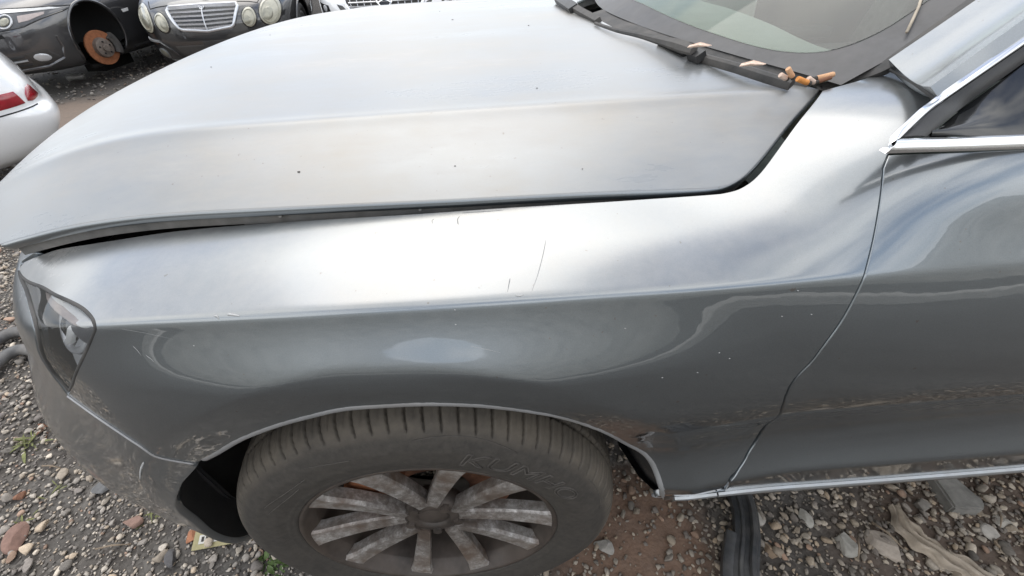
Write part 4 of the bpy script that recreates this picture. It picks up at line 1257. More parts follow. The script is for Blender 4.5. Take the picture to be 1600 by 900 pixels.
M['grime'] = simple('grimy_bumper_plastic', (0.035, 0.034, 0.034), 0.6, 0, var=0.3, vscale=15, dust=0.35, dustcol=(0.14, 0.12, 0.10))

SEDAN = [(.17,-2.16,2.10,.76),(.22,-2.30,2.22,.83),(.30,-2.36,2.30,.87),(.42,-2.385,2.335,.895),(.54,-2.38,2.34,.905),(.62,-2.36,2.32,.91),(.69,-2.31,2.27,.91),(.76,-2.21,2.24,.905),
         (.82,-2.05,2.22,.89),(.88,-1.72,2.19,.875),(.93,-1.38,2.12,.86),(.97,-1.12,2.0,.84),(1.02,-.95,1.82,.80),(1.2,-.50,1.38,.71),(1.33,-.12,1.02,.645),(1.40,.15,.78,.58),(1.43,.4,.6,.40)]
HATCH = [(.17,-2.16,1.95,.76),(.22,-2.30,2.06,.83),(.30,-2.36,2.16,.87),(.40,-2.385,2.205,.895),(.43,-2.38,2.20,.90),(.455,-2.37,2.185,.903),(.475,-2.365,2.165,.906),(.56,-2.36,2.155,.91),(.66,-2.31,2.12,.91),(.76,-2.2,2.06,.90),
         (.88,-1.72,1.97,.875),(.95,-1.30,1.90,.85),(1.02,-.95,1.77,.80),(1.2,-.50,1.50,.71),(1.33,-.12,1.25,.645),(1.41,.15,1.02,.58),(1.44,.4,.7,.40)]
class BG:
    def __init__(s, name, loc, rz, spec, mat, label, tilt=(0, 0), rbow=0.16, nexp=5.2):
        s.root = empty(name, loc, rz); tag(s.root, label, 'car')
        s.root.rotation_euler = (tilt[0], tilt[1], rz)
        z = np.array([q[0] for q in spec]); zq = np.unique(np.concatenate([np.linspace(.17, .95, 66), np.linspace(.95, 1.43, 26)]))
        f, b, w = (pchip(z, [q[k] for q in spec], zq) for k in (1, 2, 3))
        nphi = 240; ph = np.linspace(0, 2*np.pi, nphi, endpoint=False)
        cs, sn = np.cos(ph), np.sin(ph)
        V = []
        for zz, yf, yr, hw in zip(zq, f, b, w):
            n = nexp if zz < 0.95 else nexp*0.77
            # sides straight, ends bowed
            X = hw*np.sign(cs)*np.abs(cs)**(2/n)
            Yn = np.sign(sn)*np.abs(sn)**(2/n)
            bow = 0.16*(np.abs(X)/hw)**2.2
            Y = np.where(Yn < 0, yf*-Yn*1.0, yr*Yn)
            Y = np.where(Yn < 0, Y+bow*np.abs(Yn)**3, Y-bow*(rbow/0.16)*np.abs(Yn)**3)
            V.append(np.stack([X, Y, np.full_like(X, zz)], 1))
        s.V = np.array(V); m = len(zq)
        s.flat = s.V.reshape(-1, 3)
        q = [(r*nphi+i, r*nphi+(i+1) % nphi, (r+1)*nphi+(i+1) % nphi, (r+1)*nphi+i) for r in range(m-1) for i in range(nphi)]
        s.bvh = BVHTree.FromPolygons([tuple(p) for p in s.flat], q)
        cen = s.flat[np.array(q)].mean(1)
        s.q = np.array(q); s.cen = cen; s.keep = np.ones(len(q), bool); s.mat = mat; s.cap = [tuple(range((m-1)*nphi, m*nphi))]
        s.bottom = [tuple(range(nphi))[::-1]]
    def arch(s, side, y, z, r):
        k = (np.hypot(s.cen[:, 1]-y, s.cen[:, 2]-z) < r) & (s.cen[:, 0]*side > 0.45)
        s.keep &= ~k
        pts = []
        for a in np.linspace(R(-32), R(212), 40):
            zz = max(z+r*math.sin(a), 0.18); yy = y+r*math.cos(a)
            h = s.bvh.ray_cast(Vector((side*1.5, yy, zz)), Vector((-side, 0, 0)))
            if h[0] is not None: pts.append(h[0]+Vector((-side*0.004, 0, 0)))
        bm = bmesh.new(); sweep(bm, pts, circ(0.016, 8), up=(side, 0, 0))
        bm_obj('arch_lip', bm, s.mat, s.root)
        bm = bmesh.new(); n = 28; A, B = [], []
        for a in np.linspace(R(-40), R(220), n):
            c = (y+(r+.012)*math.cos(a), z+(r+.012)*math.sin(a))
            A.append(bm.verts.new((side*(0.86 if c[1] > .3 else .74), *c))); B.append(bm.verts.new((side*0.50, *c)))
        for i in range(n-1): bm.faces.new((A[i], A[i+1], B[i+1], B[i]))
        bm.faces.new(B)
        bm_obj('wheel_well', bm, M['void'], s.root)
    def wheel(s, side, y, z=0.32, r=0.32):
        w = empty('wheel'); w.parent = s.root; w.location = (side*0.78, y, z); w.rotation_euler = (0, 0, R(90) if side > 0 else R(-90))
        for nm, prof, mt_ in (('tyre', [(.215,-.02),(.225,-.085),(.27,-.10),(.305,-.09),(r,-.05),(r,.05),(.305,.09),(.27,.10),(.215,.09)], M['rubber']),
                              ('rim', [(.0,-.055),(.05,-.06),(.07,-.05),(.19,-.062),(.205,-.075),(.218,-.08),(.218,.05)], M['silver'])):
            bm = bmesh.new(); n = 40
            rows = [[bm.verts.new((r_*math.cos(a), y_*1.0, r_*math.sin(a))) for r_, y_ in prof] for a in np.linspace(0, 2*math.pi, n, endpoint=False)]
            for i in range(n):
                for j in range(len(prof)-1): bm.faces.new((rows[i][j], rows[(i+1) % n][j], rows[(i+1) % n][j+1], rows[i][j+1]))
            o = bm_obj(nm, bm, mt_, w); o.rotation_euler = (0, 0, math.pi if True else 0)
            o.rotation_euler = (0, 0, 0)
    def finish(s, seam_z=None):
        zc = s.cen[:, 2]
        glass_k = s.keep & (zc > 1.0) & (zc < 1.345)
        body = s.keep & ~glass_k
        def mk(nm, k, mat, extra=()):
            fs = s.q[k]; used = np.unique(fs); mp = -np.ones(len(s.flat), int)
            ex = [e for e in extra]
            used = np.unique(np.concatenate([used]+[np.array(e) for e in ex])) if ex else used
            mp[used] = np.arange(len(used))
            return mesh_obj(nm, s.flat[used], [tuple(mp[f]) for f in fs]+[tuple(mp[np.array(e)]) for e in ex], mat, s.root)
        mk('body', body, s.mat, s.cap+s.bottom); mk('window_band', glass_k, M['carglass'])
    def fpt(s, x, z, lift=0.0, rear=False):
        d = 1 if rear else -1
        h = s.bvh.ray_cast(Vector((x, d*4, z)), Vector((0, -d, 0)))
        if h[0] is None: return Vector((x, d*2.3, z))
        return h[0]+Vector((0, d, 0))*lift
    def spt(s, y, z, side, lift=0.0):
        h = s.bvh.ray_cast(Vector((side*3, y, z)), Vector((-side, 0, 0)))
        return (h[0] if h[0] is not None else Vector((side*.9, y, z)))+Vector((side*lift, 0, 0))
    def patch(s, name, poly, mat, lift=0.006, dome=0.0, parent=None, depth=0.03, rear=False, n=2, side=None):
        """raised shape following the front: poly in (x, z)"""
        poly = np.asarray(poly, float)
        d = densify(poly, 0.02); c = d.mean(0)
        bm = bmesh.new(); rings = []
        P = (lambda a, b, l: s.spt(a, b, side, l)) if side else (lambda a, b, l: s.fpt(a, b, l, rear))
        for t, l in ((1.0, -depth), (1.0, lift*0.6), (0.97, lift), (0.75, lift+dome*.5), (0.45, lift+dome*.85), (0.2, lift+dome)):
            rings.append([bm.verts.new(P(*(c+(q-c)*t), l)) for q in d])
        m = len(d)
        for A, B in zip(rings[:-1], rings[1:]):
            for i in range(m): bm.faces.new((A[i], A[(i+1) % m], B[(i+1) % m], B[i]))
        bm.faces.new(rings[-1])
        o = bm_obj(name, bm, mat, parent or s.root); sharp(o, 45); return o
    def bar(s, name, pts, prof, mat, lift=0.01, parent=None, closed=False, rear=False, side=None):
        bm = bmesh.new()
        pp = densify(np.asarray(pts, float), 0.03, closed)
        P = [(s.spt(*q, side, lift) if side else s.fpt(*q, lift, rear)) for q in pp]
        sweep(bm, P, prof, up=(side, 0, 0) if side else ((0, 1, 0) if rear else (0, -1, 0)), closed=closed)
        return sharp(bm_obj(name, bm, mat, parent or s.root), 40)
def ell(cx, cz, rx, rz, n=28, tilt=0):
    out = []
    for a in np.linspace(0, 2*math.pi, n, endpoint=False):
        u, v = rx*math.cos(a), rz*math.sin(a)
        out.append((cx+u*math.cos(tilt)-v*math.sin(tilt), cz+u*math.sin(tilt)+v*math.cos(tilt)))
    return out
def rotz(x, y, a): return (x*math.cos(a)-y*math.sin(a), x*math.sin(a)+y*math.cos(a))

# --- black saloon with four oval lamps
rz = R(9); fx, fy = rotz(0, -2.33, rz)
b = BG('oval_lamp_saloon', (-3.16-fx, 5.82-fy, 0.0), rz, SEDAN, M['merc'], 'black saloon with yellowed oval headlights and silver slatted grille')
for sd in (-1, 1):
    for yy in (-1.45, 1.40): b.arch(sd, yy, .33, .355); b.wheel(sd, yy)
b.finish()
for sd in (-1, 1):
    for cx, cz, rx, rz_, tl in ((.665, .635, .098, .135, -.28), (.455, .60, .068, .092, -.22)):
        h = b.patch('headlight', ell(sd*cx, cz, rx+.013, rz_+.013, tilt=sd*tl), M['blackgloss'], 0.006, 0.004)
        b.patch('lens', ell(sd*cx, cz, rx, rz_, tilt=sd*tl), M['haze_lens'], 0.012, 0.010, parent=h)
        b.bar('lens_ring', ell(sd*cx, cz, rx*.80, rz_*.80, 24, tilt=sd*tl), circ(.004, 5), M['haze_inner'], 0.020, h, closed=True)
        b.patch('projector', ell(sd*(cx-.02), cz-.02, rx*.50, rz_*.46, tilt=sd*tl), M['haze_inner'], 0.024, 0.006, parent=h)
g = b.patch('grille', [(-.355,.735),(.355,.735),(.375,.71),(.29,.545),(.26,.52),(0,.495),(-.26,.52),(-.29,.545),(-.375,.71)], M['blackgloss'], 0.004)
b.bar('grille_frame', [(-.345,.73),(0,.738),(.345,.73),(.365,.705),(.285,.545),(.25,.525),(0,.50),(-.25,.525),(-.285,.545),(-.365,.705)], circ(.017, 8, .014), M['silver'], 0.010, g, closed=True)
b.bar('grille_frame_top', [(-.345,.722),(0,.728),(.345,.722)], [(-.022,-.008),(-.02,.008),(.02,.008),(.022,-.008)], M['silver'], 0.012, g)
for k in range(5):
    zz = .685-.036*k; wv = .345-.021*k
    b.bar('grille_slat', [(-wv, zz), (0, zz-.012*(k*.25)), (wv, zz)], [(-.0085,-.006),(-.0085,.006),(.0085,.006),(.0085,-.006)], M['silver'], 0.010, g)
b.bar('grille_divider', [(0,.72),(0,.50)], circ(.007, 6), M['silver'], 0.018, g)
for k in range(4):
    for sd in (-1, 1):
        pass
b.bar('emblem', ell(0, .725, .022, .022, 16), circ(.0035, 6), M['silver'], 0.024, g, closed=True)
for a in (90, 210, 330): b.bar('emblem_ray', [(0,.725),(.021*math.cos(R(a)),.725+.021*math.sin(R(a)))], circ(.003, 5), M['silver'], 0.024, g)
# upright star on the bonnet
st = b.fpt(0, .775)
bm = bmesh.new(); c = st+Vector((0, .05, .055))
sweep(bm, [c+Vector((.036*math.cos(a), 0, .036*math.sin(a))) for a in np.linspace(0, 2*math.pi, 20, endpoint=False)], circ(.004, 6), up=(0, 1, 0), closed=True)
for a in (90, 210, 330): sweep(bm, [c, c+Vector((.036*math.cos(R(a)), 0, .036*math.sin(R(a))))], circ(.0035, 5), up=(0, 1, 0))
sweep(bm, [c-Vector((0, 0, .036)), c-Vector((0, 0, .075))], circ(.006, 6), up=(0, 1, 0))
bm_obj('bonnet_star', bm, M['silver'], b.root)
b.patch('lower_intake', [(-.42,.37),(.42,.37),(.36,.22),(-.36,.22)], M['grime'], 0.003)
b.patch('plate_holder', [(-.10,.405),(.42,.405),(.42,.29),(-.10,.29)], M['grime'], 0.022)
for sd in (-1, 1):
    b.bar('bumper_strip', [(sd*.85,.43),(sd*.72,.428),(sd*.58,.42)], [(-.012,-.006),(-.010,.008),(.010,.008),(.012,-.006)], M['satin'], 0.010)
    b.bar('bumper_seam', [(sd*.58,.42),(sd*.47,.33),(sd*.38,.21)], circ(.008, 6), M['merc'], 0.006)
    f_ = b.patch('fog_lamp', ell(sd*.62, .285, .068, .062), M['satin'], 0.010)
    b.patch('fog_lens', ell(sd*.62, .285, .052, .046), M['haze_inner'], 0.014, 0.008, parent=f_)
    b.bar('bumper_lip', [(sd*.75,.205),(sd*.55,.195),(sd*.40,.19)], circ(.012, 6, .008), M['satin'], 0.004)
for sd in (-1, 1):
    b.bar('bonnet_seam', [(sd*.36,.745),(sd*.48,.735),(sd*.56,.72),(sd*.60,.78)], circ(.004, 5), M['void'], 0.002)

# --- dark grey saloon, front wheel off
rz = R(-4); hx, hy = rotz(.80, -1.50, rz)
b = BG('wheelless_saloon', (-4.55-hx, 5.97-hy, 0.06), rz, SEDAN, M['bmw'], 'dark grey saloon with a front wheel missing and its rusty brake disc bare')
for sd in (-1, 1):
    for yy in (-1.50, 1.40): b.arch(sd, yy, .42, .345)
    b.wheel(sd, 1.40)
b.wheel(-1, -1.50)
b.finish()
for sd in (-1, 1):
    hl = [(sd*.36,.735),(sd*.38,.60),(sd*.55,.595),(sd*.70,.615),(sd*.845,.70),(sd*.87,.735),(sd*.80,.755),(sd*.60,.765),(sd*.44,.765)]
    h = b.patch('headlight', hl, M['lampdark'], 0.008)
    b.patch('lens_brow', [(sd*.39,.757),(sd*.40,.725),(sd*.60,.735),(sd*.84,.728),(sd*.80,.748),(sd*.60,.762),(sd*.46,.762)], M['lampwhite'], 0.016, parent=h)
    for cx, cz, rr in ((.465, .662, .052), (.595, .668, .052)):
        b.bar('lamp_ring', ell(sd*cx, cz, rr, rr, 20), circ(.008, 6), M['reflector'], 0.018, h, closed=True)
        b.patch('projector', ell(sd*cx, cz, .034, .034, 16), M['haze_inner'], 0.018, 0.012, parent=h)
    b.patch('indicator', [(sd*.67,.705),(sd*.68,.65),(sd*.73,.66),(sd*.79,.695),(sd*.79,.715)], M['pinkish'], 0.014, parent=h)
    b.bar('lamp_seam', hl, circ(.006, 5), M['blackgloss'], 0.006, h, closed=True)
    it = b.patch('side_intake', [(sd*.24,.36),(sd*.68,.385),(sd*.68,.265),(sd*.26,.24)], M['grime'], 0.002)
    b.bar('intake_bar', [(sd*.26,.305),(sd*.60,.325)], circ(.011, 6), M['satin'], 0.012, it)
    for zz in (.275, .35): b.bar('intake_bar', [(sd*.26,zz-.01),(sd*.60,zz+.01)], circ(.006, 6), M['black'], 0.008, it)
    fp = b.patch('fog_lamp_housing', [(sd*.615,.385),(sd*.74,.40),(sd*.755,.31),(sd*.70,.268),(sd*.63,.268)], M['grime'], 0.010)
    b.patch('fog_lamp', ell(sd*.685, .335, .040, .040, 18), M['reflector'], 0.016, 0.010, parent=fp)
    b.bar('bumper_crease', [(sd*.80,.50),(sd*.795,.40),(sd*.76,.30),(sd*.66,.245),(sd*.3,.22)], circ(.016, 8, .010), M['bmw'], 0.004)
    b.patch('kidney_grille', [(sd*.02,.71),(sd*.17,.72),(sd*.20,.66),(sd*.16,.57),(sd*.02,.56)], M['blackgloss'], 0.008)
b.patch('tow_hook_hole', [(.47,.565),(.55,.568),(.56,.535),(.47,.53)], M['void'], 0.003)
b.patch('number_plate_recess', [(-.26,.47),(.26,.47),(.26,.36),(-.26,.36)], M['grime'], 0.004)
# bare hub: disc, bell, studs, caliper
hub = empty('brake_assembly'); hub.parent = b.root; hub.location = (.80, -1.50, .30); hub.rotation_euler = (0, 0, R(-16))
def disc_part(name, prof, mat, parent, n=48):
    bm = bmesh.new()
    rows = [[bm.verts.new((x_, r_*math.cos(a), r_*math.sin(a))) for r_, x_ in prof] for a in np.linspace(0, 2*math.pi, n, endpoint=False)]
    for i in range(n):
        for j in range(len(prof)-1): bm.faces.new((rows[i][j], rows[(i+1) % n][j], rows[(i+1) % n][j+1], rows[i][j+1]))
    return sharp(bm_obj(name, bm, mat, parent), 35)
M['hubiron'] = simple('worn_hub_iron', (0.20, 0.165, 0.14), 0.6, 0.3, var=0.3, vscale=40)
disc_part('brake_disc', [(.09,-.012),(.175,-.012),(.178,-.008),(.178,.008),(.175,.012),(.085,.012)], M['rust_bright'], hub)
disc_part('disc_bell', [(.105,.012),(.10,.03),(.094,.055),(.086,.058),(.04,.060),(.038,.085),(.030,.088),(.0005,.082)], M['hubiron'], hub)
for k in range(5):
    a = R(72*k+20); bm = bmesh.new(); bmesh.ops.create_cone(bm, cap_ends=True, segments=8, radius1=.009, radius2=.009, depth=.012, matrix=Matrix.Translation((.062, .062*math.cos(a), .062*math.sin(a))) @ Matrix.Rotation(R(90), 4, 'Y'))
    bm_obj('bolt_hole', bm, M['void'], hub)
bm = bmesh.new(); sweep(bm, [(.02, .168*math.cos(a), .168*math.sin(a)) for a in np.linspace(R(-28), R(42), 9)], [(-.05,-.035),(-.05,.03),(-.02,.05),(.02,.045),(.035,.02),(.035,-.035)], up=(1, 0, 0))
sharp(bm_obj('brake_caliper', bm, M['dustyblack'], hub), 40)
bm = bmesh.new(); add_box(bm, (.30, .10, .12), Matrix.Translation((-.15, 0, 0)), .03); add_box(bm, (.06, .30, .05), Matrix.Translation((-.12, .0, -.17)) , .02)
bm_obj('suspension_arm', bm, M['void'], hub)
bm = bmesh.new(); add_box(bm, (.25, .5, .20), Matrix.Translation((.35, -1.0, .10))); 
bm_obj('support_block', bm, M['void'], b.root, smooth=False)
q = [(-1.02,.60),(-.98,.615),(-.90,.605),(-.93,.585)]
b.patch('side_marker', [(-1.06,.625),(-.95,.630),(-.96,.600),(-1.05,.595)], M['lampwhite'], 0.008, side=1)
b.bar('sill_fold', [(-1.06,.235),(-.4,.225),(.5,.225),(1.0,.235)], circ(.02, 8), M['bmw'], 0.0, side=1)

# --- white car behind the bonnet
rz = R(6); fx, fy = rotz(0, -2.33, rz)
b = BG('white_crossover', (-1.23-fx, 6.25-fy, 0.03), rz, SEDAN, M['white'], 'white car with a round emblem in its grille, half hidden behind the bonnet')
for sd in (-1, 1):
    for yy in (-1.45, 1.40): b.arch(sd, yy, .33, .355); b.wheel(sd, yy)
b.finish()
g = b.patch('grille', [(-.48,.76),(.48,.76),(.46,.62),(.40,.545),(-.40,.545),(-.46,.62)], M['grime'], 0.004)
b.bar('grille_frame', [(-.48,.76),(.48,.76),(.46,.62),(.40,.54),(-.40,.54),(-.46,.62)], circ(.018, 8, .012), M['chrome'], 0.010, g, closed=True)
for zz in (.585, .625, .665, .705): b.bar('grille_bar', [(-.42, zz), (.42, zz)], circ(.009, 6), M['silver'], 0.012, g)
for k in range(-5, 6):
    if k: b.bar('grille_post', [(k*.078, .56), (k*.082, .74)], circ(.005, 5), M['silver'], 0.010, g)
e = b.patch('emblem', ell(0, .655, .085, .085, 24), M['blackgloss'], 0.020, parent=g)
b.bar('emblem_ring', ell(0, .655, .088, .088, 24), circ(.012, 8), M['chrome'], 0.026, g, closed=True)
for a in (90, 210, 330): b.bar('emblem_ray', [(0,.655),(.082*math.cos(R(a)),.655+.082*math.sin(R(a)))], circ(.008, 6), M['chrome'], 0.030, g)
for sd in (-1, 1):
    i_ = b.patch('fog_lamp_recess', [(sd*.83,.62),(sd*.68,.60),(sd*.66,.50),(sd*.80,.50)], M['blackgloss'], 0.004)
    b.patch('fog_lamp', ell(sd*.74, .565, .030, .036, 16), M['reflector'], 0.010, 0.008, parent=i_)
    b.patch('corner_vent', [(sd*.57,.615),(sd*.50,.60),(sd*.44,.54),(sd*.52,.53)], M['blackgloss'], 0.004)
    h = b.patch('headlight', [(sd*.56,.735),(sd*.60,.66),(sd*.84,.70),(sd*.86,.75),(sd*.70,.76)], M['reflector'], 0.008)
b.patch('lower_intake', [(-.45,.40),(.45,.40),(.40,.25),(-.40,.25)], M['grime'], 0.004)

# --- white hatchback cut by the left edge
rz = R(-45); cx, cy = rotz(.88, 2.18, rz)
b = BG('white_hatchback', (-2.60-cx, 2.84-cy, 0.07), rz, HATCH, M['white'], 'tail of a white hatchback with a red lamp at the left edge', rbow=0.05, nexp=9)
for sd in (-1, 1):
    for yy in (-1.45, 1.25): b.arch(sd, yy, .33, .345); b.wheel(sd, yy)
b.finish()
for sd in (-1, 1):
    b.patch('tail_lamp', [(2.12,.572),(2.095,.568),(2.075,.54),(2.068,.505),(2.09,.497),(2.14,.50)], M['red'], 0.006, 0.010, side=sd)
    b.patch('tail_lamp_wrap', [(sd*.89,.575),(sd*.80,.57),(sd*.79,.50),(sd*.89,.495)], M['red'], 0.006, 0.010, rear=True)
    b.bar('bumper_seam', [(1.0,.44),(1.5,.455),(1.80,.468),(2.10,.474)], circ(.004, 5), M['void'], 0.001, side=sd)

# ================================================================== LITTER AND STONES
def blob_stone(px, py, size, col, label, seed, flat=0.6, z=None):
    r = np.random.default_rng(seed); v = stone_shape(ICO3, r)*np.array([1, 1, flat/0.55])
    p = atZ(px, py, 0.01)
    m = simple('stone_'+str(seed), col, 0.88, 0, var=0.25, vscale=45, bmp=0.4, bscale=120)
    o = mesh_obj('stone', v*size*0.5, ICO3[1], m, None, smooth=False)
    o.location = (p[0], p[1], float(ground_z(p[0], p[1]))+size*0.5*flat*0.45); o.rotation_euler = (0, 0, r.uniform(0, 6))
    tag(o, label, 'stone'); return o
blob_stone(205, 812, .062, (.26,.165,.13), 'reddish stone on the gravel ahead of the front wheel', 1)
blob_stone(1388, 858, .105, (.33,.28,.23), 'large pinkish stone left of the dirty cloth', 2, .4)
blob_stone(1322, 845, .075, (.34,.32,.28), 'pale angular stone under the door sill', 3, .45)
blob_stone(1186, 807, .062, (.36,.33,.29), 'pale stone right of the black trim piece', 4)
blob_stone(1440, 788, .055, (.20,.18,.155), 'brown stone just below the sill strip', 5)
blob_stone(1574, 814, .050, (.38,.35,.30), 'whitish stone near the right edge', 6)
blob_stone(1258, 807, .055, (.33,.31,.27), 'cream stone between the trim piece and the pale angular stone', 7)
blob_stone(25, 835, .10, (.23,.14,.11), 'flat reddish brown stone at the left edge', 8, .35)
blob_stone(160, 757, .070, (.17,.17,.17), 'grey angular stone in front of the bumper', 9, .45)
blob_stone(266, 870, .055, (.105,.10,.10), 'dark upright stone below the bumper corner', 10, .8)
blob_stone(300, 752+80, .065, (.34,.15,.08), 'orange brick fragment beside the printed card', 11, .5)
blob_stone(28, 771, .040, (.33,.17,.11), 'small orange pebble at the left edge', 12)
blob_stone(945, 850, .060, (.28,.26,.23), 'grey stone right behind the front tyre', 13)
blob_stone(1552, 830, .050, (.36,.33,.29), 'cream stone right of the cloth', 14)
blob_stone(1205, 860, .050, (.30,.22,.15), 'tan stone beside the black trim piece', 15)

# flat grey slab half under the sill
p = atZ(1500, 782, 0.02); bm = bmesh.new()
pts = [(-.035,-.02),(.035,-.03),(.055,-.01),(.035,.06),(-.025,.07)]
a_ = [bm.verts.new((u, v, .028+.1*u*.2)) for u, v in pts]; c_ = [bm.verts.new((u*1.05, v*1.05, -.01)) for u, v in pts]
bm.faces.new(a_)
for i in range(5): bm.faces.new((a_[i], c_[i], c_[(i+1) % 5], a_[(i+1) % 5]))
bmesh.ops.bevel(bm, geom=bm.edges[:], offset=.005, segments=2, affect='EDGES')
o = bm_obj('concrete_slab', bm, simple('grey_slab', (.20,.19,.17), .9, var=.3, vscale=30, bmp=.4), smooth=False); o.location = (p[0], p[1], 0.0); tag(o, 'broken flat grey slab half under the sill', 'slab')

# black plastic trim lying under the sill
tr = empty('plastic_trim'); tag(tr, 'long ribbed black plastic trim piece sticking out from under the sill', 'plastic trim')
t0, t1, t2 = Vector(atZ(1160, 780, .03)), Vector(atZ(1168, 830, .045)), Vector(atZ(1168, 915, .05))
def rail(name, dx, w, h, mat, k0=0.0):
    bm = bmesh.new(); pts = [t0+Vector((dx*.8, .12, 0)), t0+Vector((dx, 0, 0)), t1+Vector((dx, 0, 0)), t2+Vector((dx*1.05, 0, 0)), t2+Vector((dx*1.05, -.15, 0))]
    pts = pts if k0 == 0 else pts[2:]
    sweep(bm, [tuple(q) for q in round_path([tuple(q) for q in pts], 6)], [(-w, -.02), (-w, h*.6), (-w*.6, h), (w*.6, h), (w, h*.6), (w, -.02)], up=(0, 0, 1))
    o = sharp(bm_obj(name, bm, mat), 40); o.parent = tr
M['trimgrey'] = simple('scuffed_black_trim', (0.035, 0.037, 0.040), 0.42, 0, var=0.3, dust=0.18)
rail('base_strip', 0.0, .030, .004, M['trimgrey']); rail('ridge', .016, .008, .016, M['trimgrey']); rail('ridge', -.012, .006, .010, M['trimgrey']); rail('side_flange', -.042, .012, .008, M['trimgrey'], 1)

# dirty crumpled cloth
def cloth():
    mid = [atZ(px, py, .015) for px, py in ((1398,792),(1408,815),(1428,838),(1455,858),(1490,880),(1530,905),(1560,930))]
    c = round_path(mid, 14); n = len(c); k = 22
    t = np.gradient(c, axis=0); t /= np.linalg.norm(t, axis=1, keepdims=True); sd = np.stack([t[:, 1], -t[:, 0], 0*t[:, 0]], 1)
    vs = []
    for i in range(n):
        u = i/(n-1); w = np.interp(u, [0, .1, .3, .55, .8, 1], [.012, .014, .026, .024, .030, .034])
        for j in range(k):
            v = j/(k-1)*2-1
            h = .010+.010*math.sin(v*9.5+2.2*u*2)+.006*math.sin(v*19+u*5)+.004*math.sin(u*13+v*3)
            edge = 1+.25*math.sin(u*31+v*2)
            p = c[i]+sd[i]*w*v*edge; vs.append((p[0], p[1], max(h, -.002)+.012*(1-v*v)))
    fs = [(i*k+j, i*k+j+1, (i+1)*k+j+1, (i+1)*k+j) for i in range(n-1) for j in range(k-1)]
    m = simple('dirty_cloth', (.40,.34,.27), .9, var=.3, vscale=25, bmp=.3, dust=.5, dustcol=(.22,.17,.12))
    o = mesh_obj('cloth_strip', vs, fs, m); md = o.modifiers.new('t', 'SOLIDIFY'); md.thickness = .002
    tag(o, 'dirty crumpled beige cloth strip lying on the gravel', 'cloth')
cloth()
# printed card under the bumper
p = atZ(333, 836, .012); bm = bmesh.new(); add_box(bm, (.10, .055, .003), Matrix.Rotation(R(8), 4, 'Z'))
cd = empty('printed_card', (p[0], p[1], float(ground_z(p[0], p[1]))+.014)); cd.rotation_euler = (R(12), R(4), 0); tag(cd, 'yellowish printed card on the ground below the bumper corner', 'card')
bm_obj('card', bm, simple('yellow_card', (.36,.32,.17), .7, var=.2), cd, smooth=False)
bm = bmesh.new(); add_box(bm, (.07, .022, .0012), Matrix.Translation((.0, -.004, .0025)) @ Matrix.Rotation(R(8), 4, 'Z')); bm_obj('print_panel', bm, simple('white_print', (.62,.60,.55), .7), cd, smooth=False)
bm = bmesh.new()
for k in range(6): add_box(bm, (.006, .012, .0012), Matrix.Rotation(R(8), 4, 'Z') @ Matrix.Translation((-.026+.0105*k, -.004, .0036)))
bm_obj('printed_marks', bm, M['ash'], cd, smooth=False)
# rubber hose loops at the left edge
M['hose'] = simple('grey_rubber_hose', (.10,.10,.10), .6, 0, var=.2, dust=.4)
for pts, lab in ((((-60,560),(-10,535),(15,521),(40,518),(75,530)), 'upper loop of grey rubber hose lying by the bumper'), (((-60,610),(-10,572),(12,554),(36,546),(70,552)), 'lower loop of grey rubber hose lying by the bumper')):
    P_ = round_path([atZ(a, b_, .035) for a, b_ in pts], 8); bm = bmesh.new(); sweep(bm, [tuple(q) for q in P_], circ(.022, 12), up=(0, 0, 1))
    tag(bm_obj('rubber_hose', bm, M['hose']), lab, 'hose')
# crushed can in front of the dark grey car
p = atZ(119, 121, .03); bm = bmesh.new()
sweep(bm, [(-.09, 0, 0), (-.085, 0, 0), (-.03, 0, .004), (.02, .01, -.006), (.08, 0, .002), (.09, 0, 0)], circ(.042, 14, .036), up=(0, 0, 1), scale=[.7, 1, .92, .8, 1, .7])
o = bm_obj('crushed_can', bm, simple('dull_can', (.42,.42,.41), .5, .3, var=.2, dust=.3)); o.location = (p[0], p[1], .035); o.rotation_euler = (0, 0, R(20)); tag(o, 'dented grey can lying before the wheelless car', 'can')
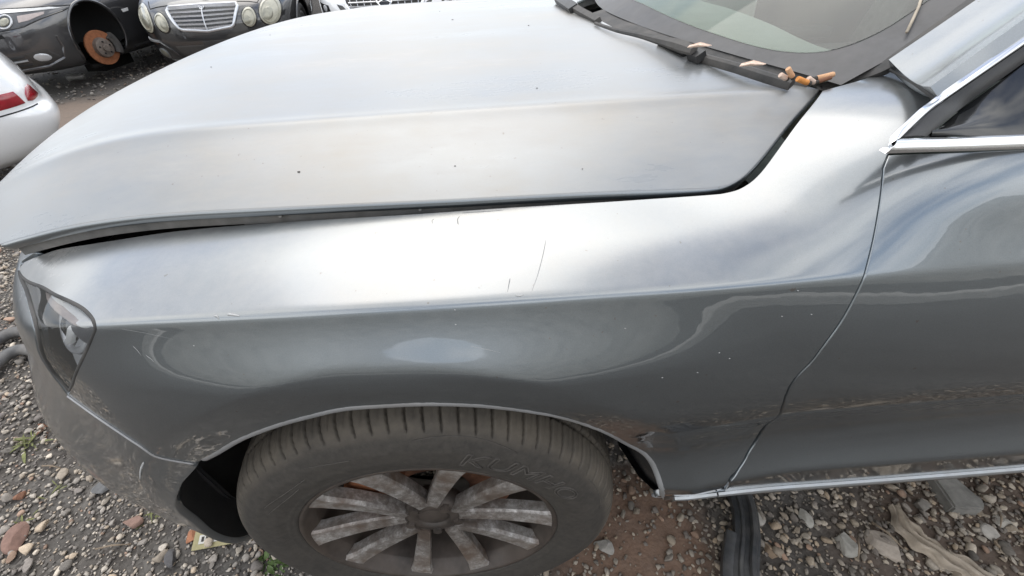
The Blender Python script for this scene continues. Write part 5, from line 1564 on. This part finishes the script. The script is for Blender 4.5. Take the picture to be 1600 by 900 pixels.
# weeds
M['leaf'] = simple('weed_leaf', (.085,.135,.035), .6, 0, var=.35, vscale=60)
M['leaf_y'] = simple('dry_weed_leaf', (.16,.17,.06), .7, 0, var=.35, vscale=60)
def weed(px, py, n, ln, mat, label, broad=0.35, seed=0):
    r = random.Random(seed); p = atZ(px, py, .005); rt = empty('weed', (p[0], p[1], float(ground_z(p[0], p[1])))); tag(rt, label, 'weed')
    for k in range(n):
        a = r.uniform(0, 6.28); l = ln*r.uniform(.5, 1.1); el = r.uniform(.25, 1.2); w = l*broad*r.uniform(.7, 1.2)
        bx, by = r.uniform(-.02, .02), r.uniform(-.02, .02); d = Vector((math.cos(a)*math.cos(el), math.sin(a)*math.cos(el), math.sin(el))); s_ = Vector((-math.sin(a), math.cos(a), 0))
        bm = bmesh.new(); L_, R_, C_ = [], [], []
        for t, ww in ((0, .06), (.3, .5), (.55, 1), (.8, .65), (1, .02)):
            c = Vector((bx, by, 0))+d*(l*t)+Vector((0, 0, -.35*l*t*t)); C_.append(bm.verts.new(c-Vector((0, 0, w*.12)))); L_.append(bm.verts.new(c+s_*w*ww*.5)); R_.append(bm.verts.new(c-s_*w*ww*.5))
        for i in range(4): bm.faces.new((L_[i], L_[i+1], C_[i+1], C_[i])); bm.faces.new((C_[i], C_[i+1], R_[i+1], R_[i]))
        bm_obj('leaf', bm, mat, rt)
weed(408, 872, 9, .045, M['leaf'], 'small broad-leaved green weed beside the front tyre', .6, 1)
weed(436, 882, 22, .040, M['leaf'], 'feathery green weed touching the front tyre', .35, 2)
weed(42, 690, 26, .075, M['leaf_y'], 'tuft of yellow-green weed at the left edge', .12, 3)
weed(72, 668, 10, .05, M['rust'], 'brown withered weed beside the left tuft', .2, 6)
weed(30, 812, 12, .055, M['leaf_y'], 'small sparse weed at the lower left edge', .12, 4)
weed(232, 808, 8, .05, M['leaf_y'], 'grass sprig beside the reddish stone', .12, 5)
weed(85, 768, 6, .045, M['leaf_y'], 'tiny grass sprig on the gravel ahead of the bumper', .1, 8)
# twigs
M['twig'] = simple('dry_twig', (.22,.17,.12), .85, 0, var=.3)
for (a, b_, c_, d_), lab in (((150,858,205,850),'pale straw lying below the reddish stone'),((66,728,95,731),'short straw beside the left weeds'),((1362,815,1412,858),'long twig running up to the dirty cloth'),((1561,800,1563,824),'short twig near the whitish stone'),((1340,840,1341,875),'upright thin twig below the pale angular stone')):
    q0, q1 = Vector(atZ(a, b_, .02)), Vector(atZ(c_, d_, .02)); mid_ = (q0+q1)/2+Vector((0, 0, .008))
    bm = bmesh.new(); sweep(bm, [q0, mid_, q1], circ(.0028, 6), up=(0, 0, 1), scale=[1, .9, .5]); tag(bm_obj('twig', bm, M['twig']), lab, 'twig')
